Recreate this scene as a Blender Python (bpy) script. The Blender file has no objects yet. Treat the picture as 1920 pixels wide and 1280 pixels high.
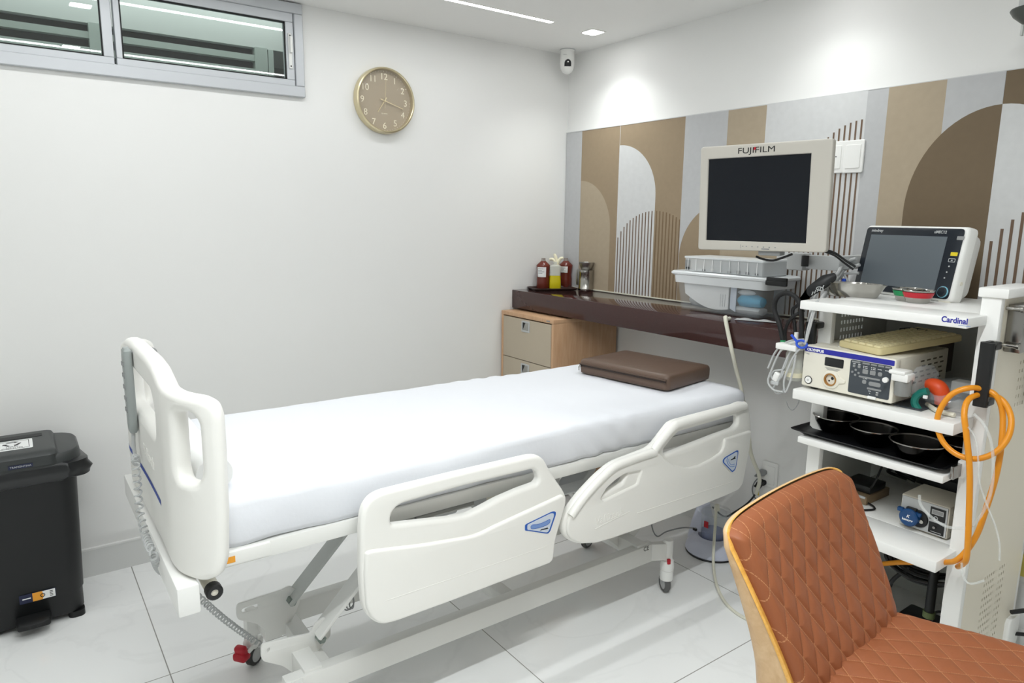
import bpy, bmesh, math, random
from mathutils import Vector, Matrix
random.seed(7)
R = math.radians
S = bpy.context.scene
COL = S.collection
PI = math.pi

# ------------------------------------------------------------------ camera
YAW, PITCH, ROLL, FOC = R(35.9637), R(10.0957), R(0.6434), 1297.3
CF = Vector((math.sin(YAW)*math.cos(PITCH), math.cos(YAW)*math.cos(PITCH), -math.sin(PITCH)))
_r = Vector((math.cos(YAW), -math.sin(YAW), 0)); _u = _r.cross(CF)
CR = math.cos(ROLL)*_r + math.sin(ROLL)*_u
CU = -math.sin(ROLL)*_r + math.cos(ROLL)*_u
CP = Vector((0, 0, 1.52))
cd = bpy.data.cameras.new('camera'); cam = bpy.data.objects.new('camera', cd); COL.objects.link(cam)
cd.sensor_width = 36; cd.lens = 36*FOC/1920; cd.clip_start = 0.05
cam.matrix_world = Matrix(((CR.x, CU.x, -CF.x, CP.x), (CR.y, CU.y, -CF.y, CP.y), (CR.z, CU.z, -CF.z, CP.z), (0, 0, 0, 1)))
S.camera = cam
S.view_settings.view_transform = 'Standard'; S.view_settings.look = 'None'
S.view_settings.gamma = 1; S.view_settings.use_curve_mapping = False
S.view_settings.exposure = 0.3

def PX(x, y, X=None, Y=None, Z=None):
    """measure: the point of the plane X=, Y= or Z= that the survey photograph shows at (x, y)"""
    d = CF + (x-960)/FOC*CR - (y-640)/FOC*CU
    if X is not None: return CP + d*((X-CP.x)/d.x)
    if Y is not None: return CP + d*((Y-CP.y)/d.y)
    return CP + d*((Z-CP.z)/d.z)
def crop(x0, y0, s, pts): return [(x0+a/s, y0+b/s) for a, b in pts]
def onY(pts, Y): return [(p.x, p.z) for p in (PX(a, b, Y=Y) for a, b in pts)]
def onX(pts, X): return [PX(a, b, X=X) for a, b in pts]

# ------------------------------------------------------------------ materials
def lin(c):
    f = lambda v: v/12.92 if v <= .04045 else ((v+.055)/1.055)**2.4
    return tuple(f(v/255) for v in c)+(1,)
MATS = {}
def mat(name, rgb, rough=.5, metal=0, bump=0, bscale=200, spec=.5, alpha=1, trans=0, emit=0, coat=0, var=0, vscale=5, ior=1.45):
    m = bpy.data.materials.new(name); m.use_nodes = True; nt = m.node_tree; b = nt.nodes['Principled BSDF']
    c = lin(rgb); b.inputs['Base Color'].default_value = c
    b.inputs['Roughness'].default_value = rough; b.inputs['Metallic'].default_value = metal
    b.inputs['Specular IOR Level'].default_value = spec; b.inputs['Alpha'].default_value = alpha
    b.inputs['Transmission Weight'].default_value = trans; b.inputs['Coat Weight'].default_value = coat
    b.inputs['IOR'].default_value = ior
    if emit:
        b.inputs['Emission Color'].default_value = c; b.inputs['Emission Strength'].default_value = emit
    tc = nt.nodes.new('ShaderNodeTexCoord')
    if bump:
        n = nt.nodes.new('ShaderNodeTexNoise'); n.inputs['Scale'].default_value = bscale; n.inputs['Detail'].default_value = 3
        bp = nt.nodes.new('ShaderNodeBump'); bp.inputs['Strength'].default_value = bump; bp.inputs['Distance'].default_value = .002
        nt.links.new(tc.outputs['Object'], n.inputs['Vector']); nt.links.new(n.outputs['Fac'], bp.inputs['Height'])
        nt.links.new(bp.outputs['Normal'], b.inputs['Normal'])
    if var:
        n = nt.nodes.new('ShaderNodeTexNoise'); n.inputs['Scale'].default_value = vscale; n.inputs['Detail'].default_value = 5
        mx = nt.nodes.new('ShaderNodeMix'); mx.data_type = 'RGBA'
        mx.inputs['A'].default_value = tuple(v*(1-var) for v in c[:3])+(1,); mx.inputs['B'].default_value = tuple(min(1, v*(1+var)) for v in c[:3])+(1,)
        nt.links.new(tc.outputs['Object'], n.inputs['Vector']); nt.links.new(n.outputs['Fac'], mx.inputs['Factor'])
        nt.links.new(mx.outputs['Result'], b.inputs['Base Color'])
    MATS[name] = m
    return m
def nodes(m): return m.node_tree.nodes, m.node_tree.links, m.node_tree.nodes['Principled BSDF']
def mathn(nt, op, a, b=None, c=None):
    n = nt.nodes.new('ShaderNodeMath'); n.operation = op
    for i, v in enumerate((a, b, c)):
        if v is None: continue
        if isinstance(v, (int, float)): n.inputs[i].default_value = v
        else: nt.links.new(v, n.inputs[i])
    return n.outputs[0]

def wood(name, ca, cb, scale, stretch, rough=.4, axis='Z'):
    m = mat(name, ca, rough); nt = m.node_tree; N, L, b = nodes(m)
    tc = N.new('ShaderNodeTexCoord'); mp = N.new('ShaderNodeMapping')
    mp.inputs['Scale'].default_value = {'Z': (scale, scale, scale/stretch), 'X': (scale/stretch, scale, scale), 'Y': (scale, scale/stretch, scale)}[axis]
    n = N.new('ShaderNodeTexNoise'); n.inputs['Scale'].default_value = 1; n.inputs['Detail'].default_value = 6; n.inputs['Roughness'].default_value = .6; n.inputs['Distortion'].default_value = .6
    cr = N.new('ShaderNodeValToRGB'); cr.color_ramp.elements[0].position = .3; cr.color_ramp.elements[1].position = .72
    cr.color_ramp.elements[0].color = lin(cb); cr.color_ramp.elements[1].color = lin(ca)
    L.new(tc.outputs['Object'], mp.inputs['Vector']); L.new(mp.outputs['Vector'], n.inputs['Vector'])
    L.new(n.outputs['Fac'], cr.inputs['Fac']); L.new(cr.outputs['Color'], b.inputs['Base Color'])
    return m

M_wall = mat('wall_paint', (233, 233, 231), .55, bump=.05, bscale=300)
M_ceil = mat('ceiling_paint', (236, 236, 234), .7, bump=.03, bscale=250)
M_lowwall = M_wall
M_base = mat('baseboard_stone', (222, 223, 221), .3)
M_basetop = mat('baseboard_top', (236, 236, 234), .35)
M_plastic = mat('white_moulded_plastic', (238, 237, 232), .38)
M_white = mat('white_enamel', (236, 236, 233), .35)
M_offwhite = mat('offwhite_plastic', (226, 222, 208), .45)
M_beige = mat('beige_plastic', (206, 200, 186), .5, bump=.05, bscale=900)
M_bezel = mat('grey_beige_bezel', (186, 182, 173), .45)
M_key = mat('aged_keyboard', (205, 192, 146), .5)
M_keyc = mat('aged_key_cap', (219, 208, 166), .5)
M_black = mat('black_plastic', (24, 25, 26), .45, bump=.05, bscale=700)
M_bin = mat('bin_plastic', (16, 18, 19), .42, bump=.12, bscale=900)
M_lid = mat('lid_plastic', (52, 55, 55), .38, bump=.06, bscale=700)
M_bag = mat('bin_liner', (22, 24, 26), .28, spec=.7)
M_rubber = mat('black_rubber', (20, 20, 21), .6)
M_greyrub = mat('grey_tyre', (96, 97, 96), .6)
M_darktyre = mat('dark_tyre', (62, 63, 62), .6)
M_red = mat('red_plastic', (178, 26, 42), .4)
M_blue = mat('blue_stripe', (44, 72, 160), .4)
M_navy = mat('navy_print', (38, 40, 150), .4)
M_steel = mat('polished_steel', (176, 174, 169), .16, 1)
M_brush = mat('brushed_steel', (176, 176, 172), .32, 1)
M_darksteel = mat('dark_steel', (150, 148, 145), .22, 1)
M_bowlshade = mat('dark_bowl_steel', (44, 43, 42), .18, 1)  # plain steel darkened to stand in for the dark shelf it mirrors
M_olive = mat('olive_tie', (92, 104, 66), .6)
M_zinc = mat('zinc_bolt', (150, 160, 155), .3, 1)
M_alu = mat('window_aluminium', (196, 199, 203), .4, .25)
M_gasket = mat('black_gasket', (14, 15, 16), .6)
M_gold = mat('pale_gold', (214, 202, 168), .28, .75)
M_goldhand = mat('gold_hand', (226, 210, 168), .3, .6)
M_face = mat('clock_face', (164, 149, 125), .5)
M_num = mat('clock_numeral', (236, 228, 204), .4)
M_counter = mat('dark_brown_quartz', (66, 44, 42), .08, spec=.45, var=.15, vscale=120)
M_frame = mat('bed_frame_enamel', (228, 228, 224), .35)
M_greyfr = mat('grey_enamel', (190, 193, 189), .4)
M_leather = mat('brown_leatherette', (97, 78, 66), .42, bump=.25, bscale=160)
M_leatherd = mat('brown_leatherette_side', (84, 66, 55), .45, bump=.2, bscale=160)
M_zip = mat('zip_dark', (44, 32, 26), .5)
M_cab = wood('cabinet_oak', (205, 168, 134), (190, 150, 114), 60, 9, .42)
M_drawer = mat('drawer_linen', (184, 172, 152), .5, bump=.15, bscale=500)
M_plug = mat('black_plug', (22, 22, 23), .5)
M_screen = mat('dark_screen', (16, 20, 26), .22, spec=.35)
M_screen2 = mat('grey_screen', (98, 106, 112), .3, spec=.5)
M_glossblk = mat('dark_glass_front', (30, 36, 44), .25, spec=.5)
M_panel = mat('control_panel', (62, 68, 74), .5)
M_troll = mat('cream_enamel', (226, 219, 202), .4)
M_vent = mat('vent_shadow_slot', (92, 84, 70), .7)
M_grey = mat('mid_grey_plastic', (140, 142, 142), .5)
M_lgrey = mat('light_grey_plastic', (186, 188, 188), .45)
M_remote = mat('remote_grey', (150, 156, 154), .45)
M_orange = mat('orange_hose', (226, 146, 30), .35, spec=.5)
M_orubber = mat('orange_rubber', (212, 74, 28), .45)
M_teal = mat('teal_strap', (20, 116, 104), .5)
M_green = mat('green_band', (24, 140, 84), .4)
M_redband = mat('red_band', (190, 34, 48), .4)
M_yellow = mat('yellow_button', (226, 204, 40), .4)
M_yliq = mat('yellow_liquid', (206, 190, 24), .25)
M_amber = mat('amber_bottle', (104, 40, 28), .25, spec=.6)
M_bottlecap = mat('bottle_neck_cap', (150, 140, 134), .4)
M_paper = mat('paper', (236, 237, 236), .7)
M_print = mat('grey_print', (120, 122, 126), .6)
M_ink = mat('black_ink', (18, 18, 20), .5)
M_trayb = mat('black_tray', (20, 21, 23), .35)
M_traybr = mat('brown_tray', (58, 42, 38), .35)
M_card = mat('brown_card', (138, 118, 92), .6)
M_cream = mat('cream_tube', (222, 220, 204), .35)
M_glove = mat('pale_latex', (240, 234, 206), .5)
M_stickblue = mat('sticker_blue', (40, 92, 178), .4)
M_stickin = mat('sticker_pale', (206, 214, 226), .4)
M_stickart = mat('sticker_art', (120, 150, 204), .4)
M_pumpblue = mat('pump_head_blue', (18, 66, 116), .25)
M_lilac = mat('lilac_white_plastic', (206, 210, 226), .35)
M_jarblue = mat('jar_content_blue', (120, 130, 172), .35)
M_amberlens = mat('copper_socket', (176, 128, 70), .3, .7)
M_ylabel = mat('yellow_socket', (224, 208, 110), .5)
M_labelor = mat('label_orange', (234, 160, 50), .5)
M_labelnavy = mat('label_navy', (28, 34, 64), .5)
M_tagyel = mat('yellow_tag', (226, 206, 60), .5)
M_bluetie = mat('blue_tie', (44, 84, 200), .45)
M_bluepack = mat('blue_pack', (70, 160, 196), .5)
M_ply = wood('ply_edge', (238, 186, 96), (220, 160, 70), 120, 12, .35, 'X')
M_led = mat('led_diffuser', (255, 255, 255), .5, emit=14)
M_down = mat('downlight_diffuser', (255, 255, 255), .5, emit=22)
M_gapshade = mat('dark_gap', (30, 34, 34), .7)  # dark sheet colour standing in for unlit openings
M_louvre = mat('louvre_bar', (168, 178, 172), .5)
M_extwall = mat('exterior_soffit', (200, 205, 202), .7)
M_scuff = mat('dark_cone', (74, 78, 74), .4)
# see-through plastics and glass
def clear(name, rgb, a, rough=.12):
    m = mat(name, rgb, rough, alpha=a, spec=.6); return m
M_clear = clear('clear_plastic', (226, 234, 240), .10)
M_frost = clear('frosted_plastic', (238, 242, 244), .5, .3)
M_lidclear = clear('frosted_lid', (236, 240, 242), .86, .3)
M_tubing = clear('clear_tubing', (226, 230, 228), .3)
M_bagclear = clear('clear_bag', (214, 220, 226), .22, .12)
M_bottleclear = clear('clear_bottle', (226, 228, 220), .5, .2)
M_smoke = clear('smoky_cup', (150, 152, 150), .75, .2)
M_clockglass = clear('clock_glass', (255, 255, 255), .04, .02)
# window glass: green tinted clear sheet with real Fresnel reflection
M_glass = bpy.data.materials.new('window_glass'); M_glass.use_nodes = True
nt = M_glass.node_tree; nt.nodes.clear()
o = nt.nodes.new('ShaderNodeOutputMaterial'); mx = nt.nodes.new('ShaderNodeMixShader'); fr = nt.nodes.new('ShaderNodeFresnel'); fr.inputs['IOR'].default_value = 1.9
tr = nt.nodes.new('ShaderNodeBsdfTransparent'); tr.inputs['Color'].default_value = (.84, .92, .89, 1)
gl = nt.nodes.new('ShaderNodeBsdfGlossy'); gl.inputs['Roughness'].default_value = .015
nt.links.new(fr.outputs[0], mx.inputs[0]); nt.links.new(tr.outputs[0], mx.inputs[1]); nt.links.new(gl.outputs[0], mx.inputs[2]); nt.links.new(mx.outputs[0], o.inputs[0])

# floor: polished white tile, one metre grid, faint grey veins
M_floor = mat('floor_tile', (230, 232, 231), .12, spec=.45)
nt = M_floor.node_tree; N, L, b = nodes(M_floor)
tc = N.new('ShaderNodeTexCoord'); sx = N.new('ShaderNodeSeparateXYZ'); L.new(tc.outputs['Object'], sx.inputs[0])
def groove(sock, off, per, w):
    a = mathn(nt, 'ADD', sock, -off+100*per); a = mathn(nt, 'MODULO', a, per); a = mathn(nt, 'SUBTRACT', a, per/2); a = mathn(nt, 'ABSOLUTE', a)
    return mathn(nt, 'GREATER_THAN', a, per/2-w)
g = mathn(nt, 'MAXIMUM', groove(sx.outputs['X'], .081, 1.0005, .0018), groove(sx.outputs['Y'], 2.683, 1.004, .0018))
nz = N.new('ShaderNodeTexNoise'); nz.inputs['Scale'].default_value = 1.6; nz.inputs['Detail'].default_value = 7; nz.inputs['Distortion'].default_value = 1.2
L.new(tc.outputs['Object'], nz.inputs['Vector'])
v = mathn(nt, 'ABSOLUTE', mathn(nt, 'SUBTRACT', nz.outputs['Fac'], .5)); v = mathn(nt, 'MULTIPLY', v, 45); v = mathn(nt, 'MINIMUM', v, 1.0)
mx1 = N.new('ShaderNodeMix'); mx1.data_type = 'RGBA'; mx1.inputs['A'].default_value = lin((239, 240, 239)); mx1.inputs['B'].default_value = lin((243, 244, 243)); L.new(v, mx1.inputs['Factor'])
mx2 = N.new('ShaderNodeMix'); mx2.data_type = 'RGBA'; mx2.inputs['B'].default_value = lin((148, 147, 142)); L.new(mx1.outputs['Result'], mx2.inputs['A']); L.new(g, mx2.inputs['Factor'])
L.new(mx2.outputs['Result'], b.inputs['Base Color'])
L.new(mathn(nt, 'ADD', mathn(nt, 'MULTIPLY', g, .5), .13), b.inputs['Roughness'])

# sheet cloth
M_sheet = mat('white_sheet', (226, 228, 233), .8, spec=.2, bump=.2, bscale=60)
# quilted leather with stitched diamonds (UV in stitch units)
def quilt(name, rgb):
    m = mat(name, rgb, .5, spec=.35, bump=.12, bscale=500); nt = m.node_tree; N, L, b = nodes(m)
    uv = N.new('ShaderNodeUVMap'); s = N.new('ShaderNodeSeparateXYZ'); L.new(uv.outputs['UV'], s.inputs[0])
    def line(sock):
        a = mathn(nt, 'FRACT', sock); a = mathn(nt, 'SUBTRACT', a, .5); a = mathn(nt, 'ABSOLUTE', a); return mathn(nt, 'GREATER_THAN', a, .484)
    def dash(sock):
        a = mathn(nt, 'FRACT', mathn(nt, 'MULTIPLY', sock, 11)); return mathn(nt, 'GREATER_THAN', a, .22)
    g1 = mathn(nt, 'MULTIPLY', line(s.outputs['X']), dash(s.outputs['Y'])); g2 = mathn(nt, 'MULTIPLY', line(s.outputs['Y']), dash(s.outputs['X']))
    g = mathn(nt, 'MULTIPLY', mathn(nt, 'MAXIMUM', g1, g2), .5)
    mx = N.new('ShaderNodeMix'); mx.data_type = 'RGBA'; mx.inputs['A'].default_value = lin(rgb); mx.inputs['B'].default_value = lin((212, 158, 112)); L.new(g, mx.inputs['Factor'])
    L.new(mx.outputs['Result'], b.inputs['Base Color']); return m
M_quilt = quilt('quilted_tan_leather', (146, 86, 54))
M_veneer = wood('shell_veneer', (216, 184, 142), (194, 157, 114), 34, 11, .4, 'X')

# ------------------------------------------------------------------ mesh builder
def frame(o, ux, uy):
    ux = Vector(ux).normalized(); uy = Vector(uy).normalized(); uz = ux.cross(uy)
    return Matrix(((ux.x, uy.x, uz.x, o[0]), (ux.y, uy.y, uz.y, o[1]), (ux.z, uy.z, uz.z, o[2]), (0, 0, 0, 1)))
def faceX(o): return frame(o, (0, -1, 0), (0, 0, 1))     # a surface looking to -X
def faceY(o): return frame(o, (1, 0, 0), (0, 0, 1))      # a surface looking to -Y
def axisM(p0, p1):
    d = (Vector(p1)-Vector(p0)).normalized(); a = Vector((0, 0, 1)) if abs(d.z) < .9 else Vector((1, 0, 0))
    x = a.cross(d).normalized(); return frame(p0, x, d.cross(x))
def smoothpath(pts, k=6, closed=False):
    P = [Vector(p) for p in pts]; n = len(P); out = []
    for i in range(n if closed else n-1):
        p1, p2 = P[i], P[(i+1) % n]
        p0 = P[(i-1) % n] if (closed or i > 0) else p1*2-p2
        p3 = P[(i+2) % n] if (closed or i+2 < n) else p2*2-p1
        for j in range(k):
            t = j/k
            out.append(.5*((2*p1)+(p2-p0)*t+(2*p0-5*p1+4*p2-p3)*t*t+(3*p1-p0-3*p2+p3)*t**3))
    if not closed: out.append(P[-1])
    return out
def rr(w, d, r, n=5):
    """rounded rectangle ring, centred, ccw"""
    r = min(r, w/2-1e-5, d/2-1e-5); out = []
    for cx, cy, a0 in ((w/2-r, d/2-r, 0), (-w/2+r, d/2-r, 90), (-w/2+r, -d/2+r, 180), (w/2-r, -d/2+r, 270)):
        for i in range(n+1):
            a = R(a0+90*i/n); out.append((cx+r*math.cos(a), cy+r*math.sin(a)))
    return out
def roundpoly(pts, r, n=5):
    """round the corners of a polygon"""
    P = [Vector((p[0], p[1])) for p in pts]; out = []
    for i in range(len(P)):
        a, c, b = P[i-1], P[i], P[(i+1) % len(P)]
        d1 = a-c; d2 = b-c; q = min(r, d1.length*.45, d2.length*.45)
        s = c+d1.normalized()*q; e = c+d2.normalized()*q
        for j in range(n+1):
            t = j/n; out.append(tuple((1-t)**2*s+2*t*(1-t)*c+t*t*e))
    return out
def spline2(pts, k=5): return [(p.x, p.y) for p in smoothpath([(a, b, 0) for a, b in pts], k, True)]

class MB:
    def __init__(s, m=None):
        s.bm = bmesh.new(); s.mats = []; s.cur = 0; s.uv = None
        if m: s.m(m)
    def m(s, mt):
        if mt not in s.mats: s.mats.append(mt)
        s.cur = s.mats.index(mt); return s
    def raw(s, verts, faces, M=None):
        vs = [s.bm.verts.new(M @ Vector(v) if M else Vector(v)) for v in verts]
        out = []
        for f in faces:
            try: fc = s.bm.faces.new([vs[i] for i in f]); fc.material_index = s.cur; out.append(fc)
            except ValueError: pass
        return vs, out
    def mesh(s, me, M=None):
        s.raw([v.co for v in me.vertices], [tuple(p.vertices) for p in me.polygons], M)
    def join(s, t, M=None):
        t.verts.index_update(); s.raw([v.co.copy() for v in t.verts], [[v.index for v in f.verts] for f in t.faces], M); t.free()
    def box(s, c, size, r=0, seg=2, M=None):
        t = bmesh.new(); bmesh.ops.create_cube(t, size=1)
        for v in t.verts: v.co = Vector((v.co.x*size[0]+c[0], v.co.y*size[1]+c[1], v.co.z*size[2]+c[2]))
        if r: bmesh.ops.bevel(t, geom=list(t.edges), offset=min(r, min(size)*.49), segments=seg, profile=.5, affect='EDGES')
        s.join(t, M); return s
    def bb(s, a, b, r=0, seg=2, M=None):
        return s.box([(a[i]+b[i])/2 for i in range(3)], [abs(b[i]-a[i]) for i in range(3)], r, seg, M)
    def bar(s, p0, p1, w, h, r=0, up=(0, 0, 1)):
        p0, p1 = Vector(p0), Vector(p1); d = (p1-p0); x = d.normalized(); y = Vector(up).cross(x).normalized(); z = x.cross(y)
        M = Matrix(((x.x, y.x, z.x, p0.x), (x.y, y.y, z.y, p0.y), (x.z, y.z, z.z, p0.z), (0, 0, 0, 1)))
        return s.box((d.length/2, 0, 0), (d.length, w, h), r, 2, M)
    def lathe(s, prof, n=24, M=None):
        verts = []; faces = []; k = len(prof)
        for i in range(n):
            a = 2*PI*i/n
            for r, z in prof: verts.append((r*math.cos(a), r*math.sin(a), z))
        for i in range(n):
            for j in range(k-1):
                a, b, c, d = i*k+j, ((i+1) % n)*k+j, ((i+1) % n)*k+j+1, i*k+j+1
                faces.append((a, b, c, d))
        t = bmesh.new(); vs = [t.verts.new(v) for v in verts]
        for f in faces: t.faces.new([vs[i] for i in f])
        bmesh.ops.remove_doubles(t, verts=list(t.verts), dist=1e-6)
        bmesh.ops.recalc_face_normals(t, faces=list(t.faces)); s.join(t, M); return s
    def cyl(s, p0, p1, r0, r1=None, n=18, bev=0):
        r1 = r0 if r1 is None else r1; L = (Vector(p1)-Vector(p0)).length
        pr = [(0, 0), (r0-bev, 0), (r0, bev), (r1, L-bev), (r1-bev, L), (0, L)] if bev else [(0, 0), (r0, 0), (r1, L), (0, L)]
        return s.lathe(pr, n, axisM(p0, p1))
    def tube(s, pts, r, n=8, k=6, closed=False, cap=True):
        P = smoothpath(pts, k, closed) if k else [Vector(p) for p in pts]
        N = len(P); rings = []; up = None
        for i, p in enumerate(P):
            a = P[i-1] if (i or closed) else P[0]; b = P[(i+1) % N] if (i < N-1 or closed) else P[-1]
            d = (b-a).normalized()
            if up is None:
                up = Vector((0, 0, 1)) if abs(d.z) < .9 else Vector((1, 0, 0))
            x = up.cross(d)
            x = x.normalized() if x.length > 1e-6 else d.orthogonal().normalized()
            y = d.cross(x); up = y
            rad = r(i/(N-1)) if callable(r) else r
            rings.append([p+rad*(math.cos(2*PI*j/n)*x+math.sin(2*PI*j/n)*y) for j in range(n)])
        s.loft(rings, cap, cap, loop=closed); return s
    def loft(s, rings, c0=True, c1=True, closed=True, loop=False, M=None):
        n = len(rings[0]); verts = [v for r_ in rings for v in r_]; faces = []
        for i in range(len(rings) if loop else len(rings)-1):
            a = i*n; b = ((i+1) % len(rings))*n
            for j in range(n if closed else n-1):
                faces.append((a+j, a+(j+1) % n, b+(j+1) % n, b+j))
        if c0 and not loop: faces.append(tuple(range(n-1, -1, -1)))
        if c1 and not loop: faces.append(tuple(range((len(rings)-1)*n, len(rings)*n)))
        s.raw(verts, faces, M); return s
    def plate(s, polys, th, bev=0, M=None, res=2):
        """flat moulded plate (outer outline first, then holes) in XY of M, z from -th/2 to th/2"""
        cu = bpy.data.curves.new('c', 'CURVE'); cu.dimensions = '2D'; cu.fill_mode = 'BOTH'
        cu.extrude = max(th/2-bev, 1e-5); cu.bevel_depth = bev; cu.bevel_resolution = res; cu.offset = -bev
        for q in polys:
            sp = cu.splines.new('POLY'); sp.points.add(len(q)-1); sp.use_cyclic_u = True
            for i, p in enumerate(q): sp.points[i].co = (p[0], p[1], 0, 1)
        ob = bpy.data.objects.new('c', cu); COL.objects.link(ob)
        me = bpy.data.meshes.new_from_object(ob); s.mesh(me, M)
        bpy.data.objects.remove(ob); bpy.data.curves.remove(cu); bpy.data.meshes.remove(me); return s
    def text(s, body, size, M, ext=.0003, align='LEFT', shear=0, sx=1, bold=0, fit=None):
        cu = bpy.data.curves.new('t', 'FONT'); cu.body = body; cu.size = size; cu.extrude = ext; cu.align_x = align; cu.shear = shear; cu.offset = bold
        ob = bpy.data.objects.new('t', cu); COL.objects.link(ob)
        me = bpy.data.meshes.new_from_object(ob)
        if fit:
            xs = [v.co.x for v in me.vertices]; ys = [v.co.y for v in me.vertices]
            me.transform(Matrix.Diagonal((fit[0]/(max(xs)-min(xs)), fit[1]/(max(ys)-min(ys)), 1, 1)) @ Matrix.Translation((-min(xs), -min(ys), 0)))
        s.mesh(me, M @ Matrix.Diagonal((sx, 1, 1, 1)))
        bpy.data.objects.remove(ob); bpy.data.curves.remove(cu); bpy.data.meshes.remove(me); return s
    def rect(s, w, h, M, th=.0006, r=0):
        q = roundpoly([(-w/2, -h/2), (w/2, -h/2), (w/2, h/2), (-w/2, h/2)], r) if r else [(-w/2, -h/2), (w/2, -h/2), (w/2, h/2), (-w/2, h/2)]
        return s.plate([q], th, 0, M)
    def grid(s, us, vs, hole, th, M):
        """sheet in XY with rectangular holes: cells where hole(i, j) are left out"""
        n, k = len(us), len(vs)
        for z, rev in ((th/2, False), (-th/2, True)):
            verts = [(u, v, z) for u in us for v in vs]
            faces = []
            for i in range(n-1):
                for j in range(k-1):
                    if hole(i, j): continue
                    f = (i*k+j, (i+1)*k+j, (i+1)*k+j+1, i*k+j+1); faces.append(f[::-1] if rev else f)
            s.raw(verts, faces, M)
        edges = [e for e in s.bm.edges if e.is_boundary]
        # side walls of rim and holes
        verts = []; faces = []
        def wall(a, b):
            q = len(verts); verts.extend([(a[0], a[1], -th/2), (b[0], b[1], -th/2), (b[0], b[1], th/2), (a[0], a[1], th/2)]); faces.append((q, q+1, q+2, q+3))
        full = lambda i, j: 0 <= i < n-1 and 0 <= j < k-1 and not hole(i, j)
        for i in range(n-1):
            for j in range(k-1):
                if not full(i, j): continue
                if not full(i, j-1): wall((us[i], vs[j]), (us[i+1], vs[j]))
                if not full(i+1, j): wall((us[i+1], vs[j]), (us[i+1], vs[j+1]))
                if not full(i, j+1): wall((us[i+1], vs[j+1]), (us[i], vs[j+1]))
                if not full(i-1, j): wall((us[i], vs[j+1]), (us[i], vs[j]))
        s.raw(verts, faces, M); s.bm.verts.index_update(); return s
    def build(s, name, parent=None, local=False, ang=38, merge=True, recalc=True):
        if merge: bmesh.ops.remove_doubles(s.bm, verts=list(s.bm.verts), dist=2e-6)
        if recalc: bmesh.ops.recalc_face_normals(s.bm, faces=list(s.bm.faces))
        me = bpy.data.meshes.new(name); s.bm.to_mesh(me); s.bm.free()
        for mt in s.mats: me.materials.append(mt)
        for p in me.polygons: p.use_smooth = True
        me.set_sharp_from_angle(angle=R(ang))
        ob = bpy.data.objects.new(name, me); COL.objects.link(ob)
        if parent is not None:
            root = parent
            while root.parent: root = root.parent
            ob.parent = parent
            if not local: me.transform(FR[root.name].inverted())
        elif not local:
            xs = [v.co for v in me.vertices]
            o = Vector(((min(c.x for c in xs)+max(c.x for c in xs))/2, (min(c.y for c in xs)+max(c.y for c in xs))/2, min(c.z for c in xs)))
            me.transform(Matrix.Translation(-o)); ob.location = o; FR[ob.name] = Matrix.Translation(o)
        return ob
FR = {}
def tag(o, label, cat, group=None):
    o['label'] = label; o['category'] = cat
    if group: o['group'] = group
    return o
def thing(name, label, cat, loc=(0, 0, 0), rotz=0, group=None, M=None):
    o = bpy.data.objects.new(name, None); COL.objects.link(o); o.empty_display_size = .05
    MM = M if M is not None else Matrix.Translation(loc) @ Matrix.Rotation(rotz, 4, 'Z')
    o.matrix_world = MM; FR[o.name] = MM.copy()
    return tag(o, label, cat, group)
def struct(mb, name, parent=None, **k):
    o = mb.build(name, parent, **k)
    if parent is None: o['kind'] = 'structure'
    return o
def dup(root, M, label, group=None):
    r = root.copy(); COL.objects.link(r); r.matrix_world = M; FR[r.name] = M.copy(); r['label'] = label
    if group: r['group'] = group
    for ch in list(root.children):
        c = ch.copy(); COL.objects.link(c); c.parent = r
        for g in list(ch.children):
            d = g.copy(); COL.objects.link(d); d.parent = c
    return r
SPOT_E, STRIP_E = (15, 8, 1, 5, 18), (4.2, 4.5, 27)  # last spot and last strip drive the added near-side fill
FILL = ()
# ------------------------------------------------------------------ the room
XB, YA, ZC, XL, YF = 2.755, 3.257, 2.455, -2.3, -1.9
b = MB(M_floor); b.bb((XL-.1, YF-.1, -.05), (XB+.1, YA+.1, 0)); struct(b, 'floor')
b = MB(M_ceil); b.bb((XL-.1, YF-.1, ZC), (XB+.1, YA+.12, ZC+.05)); struct(b, 'ceiling')
WX0, WX1, WZ0, WZ1 = -.9, 1.135, 2.085, 2.42
b = MB(M_wall)
b.bb((XL, YA, 0), (XB+.1, YA+.12, WZ0)); b.bb((XL, YA, WZ1), (XB+.1, YA+.12, ZC)); b.bb((XL, YA, WZ0), (WX0, YA+.12, WZ1)); b.bb((WX1, YA, WZ0), (XB+.1, YA+.12, WZ1))
struct(b, 'wall_back')
b = MB(M_wall); b.bb((XB, YF, 0), (XB+.1, YA, ZC)); struct(b, 'wall_right')
b = MB(M_wall); b.bb((XL-.1, YF, 0), (XL, YA, ZC)); struct(b, 'wall_left')
b = MB(M_wall); b.bb((XL-.1, YF-.1, 0), (XB+.1, YF, ZC)); struct(b, 'wall_front')
b = MB(M_base); b.bb((XL, YA-.012, 0), (XB, YA, .118)); b.m(M_basetop); b.bb((XL, YA-.014, .118), (XB, YA, .126)); struct(b, 'baseboard_back')
b = MB(M_base); b.bb((XB-.012, YF, 0), (XB, YA-.012, .118)); b.m(M_basetop); b.bb((XB-.014, YF, .118), (XB, YA-.014, .126)); struct(b, 'baseboard_right')

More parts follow.
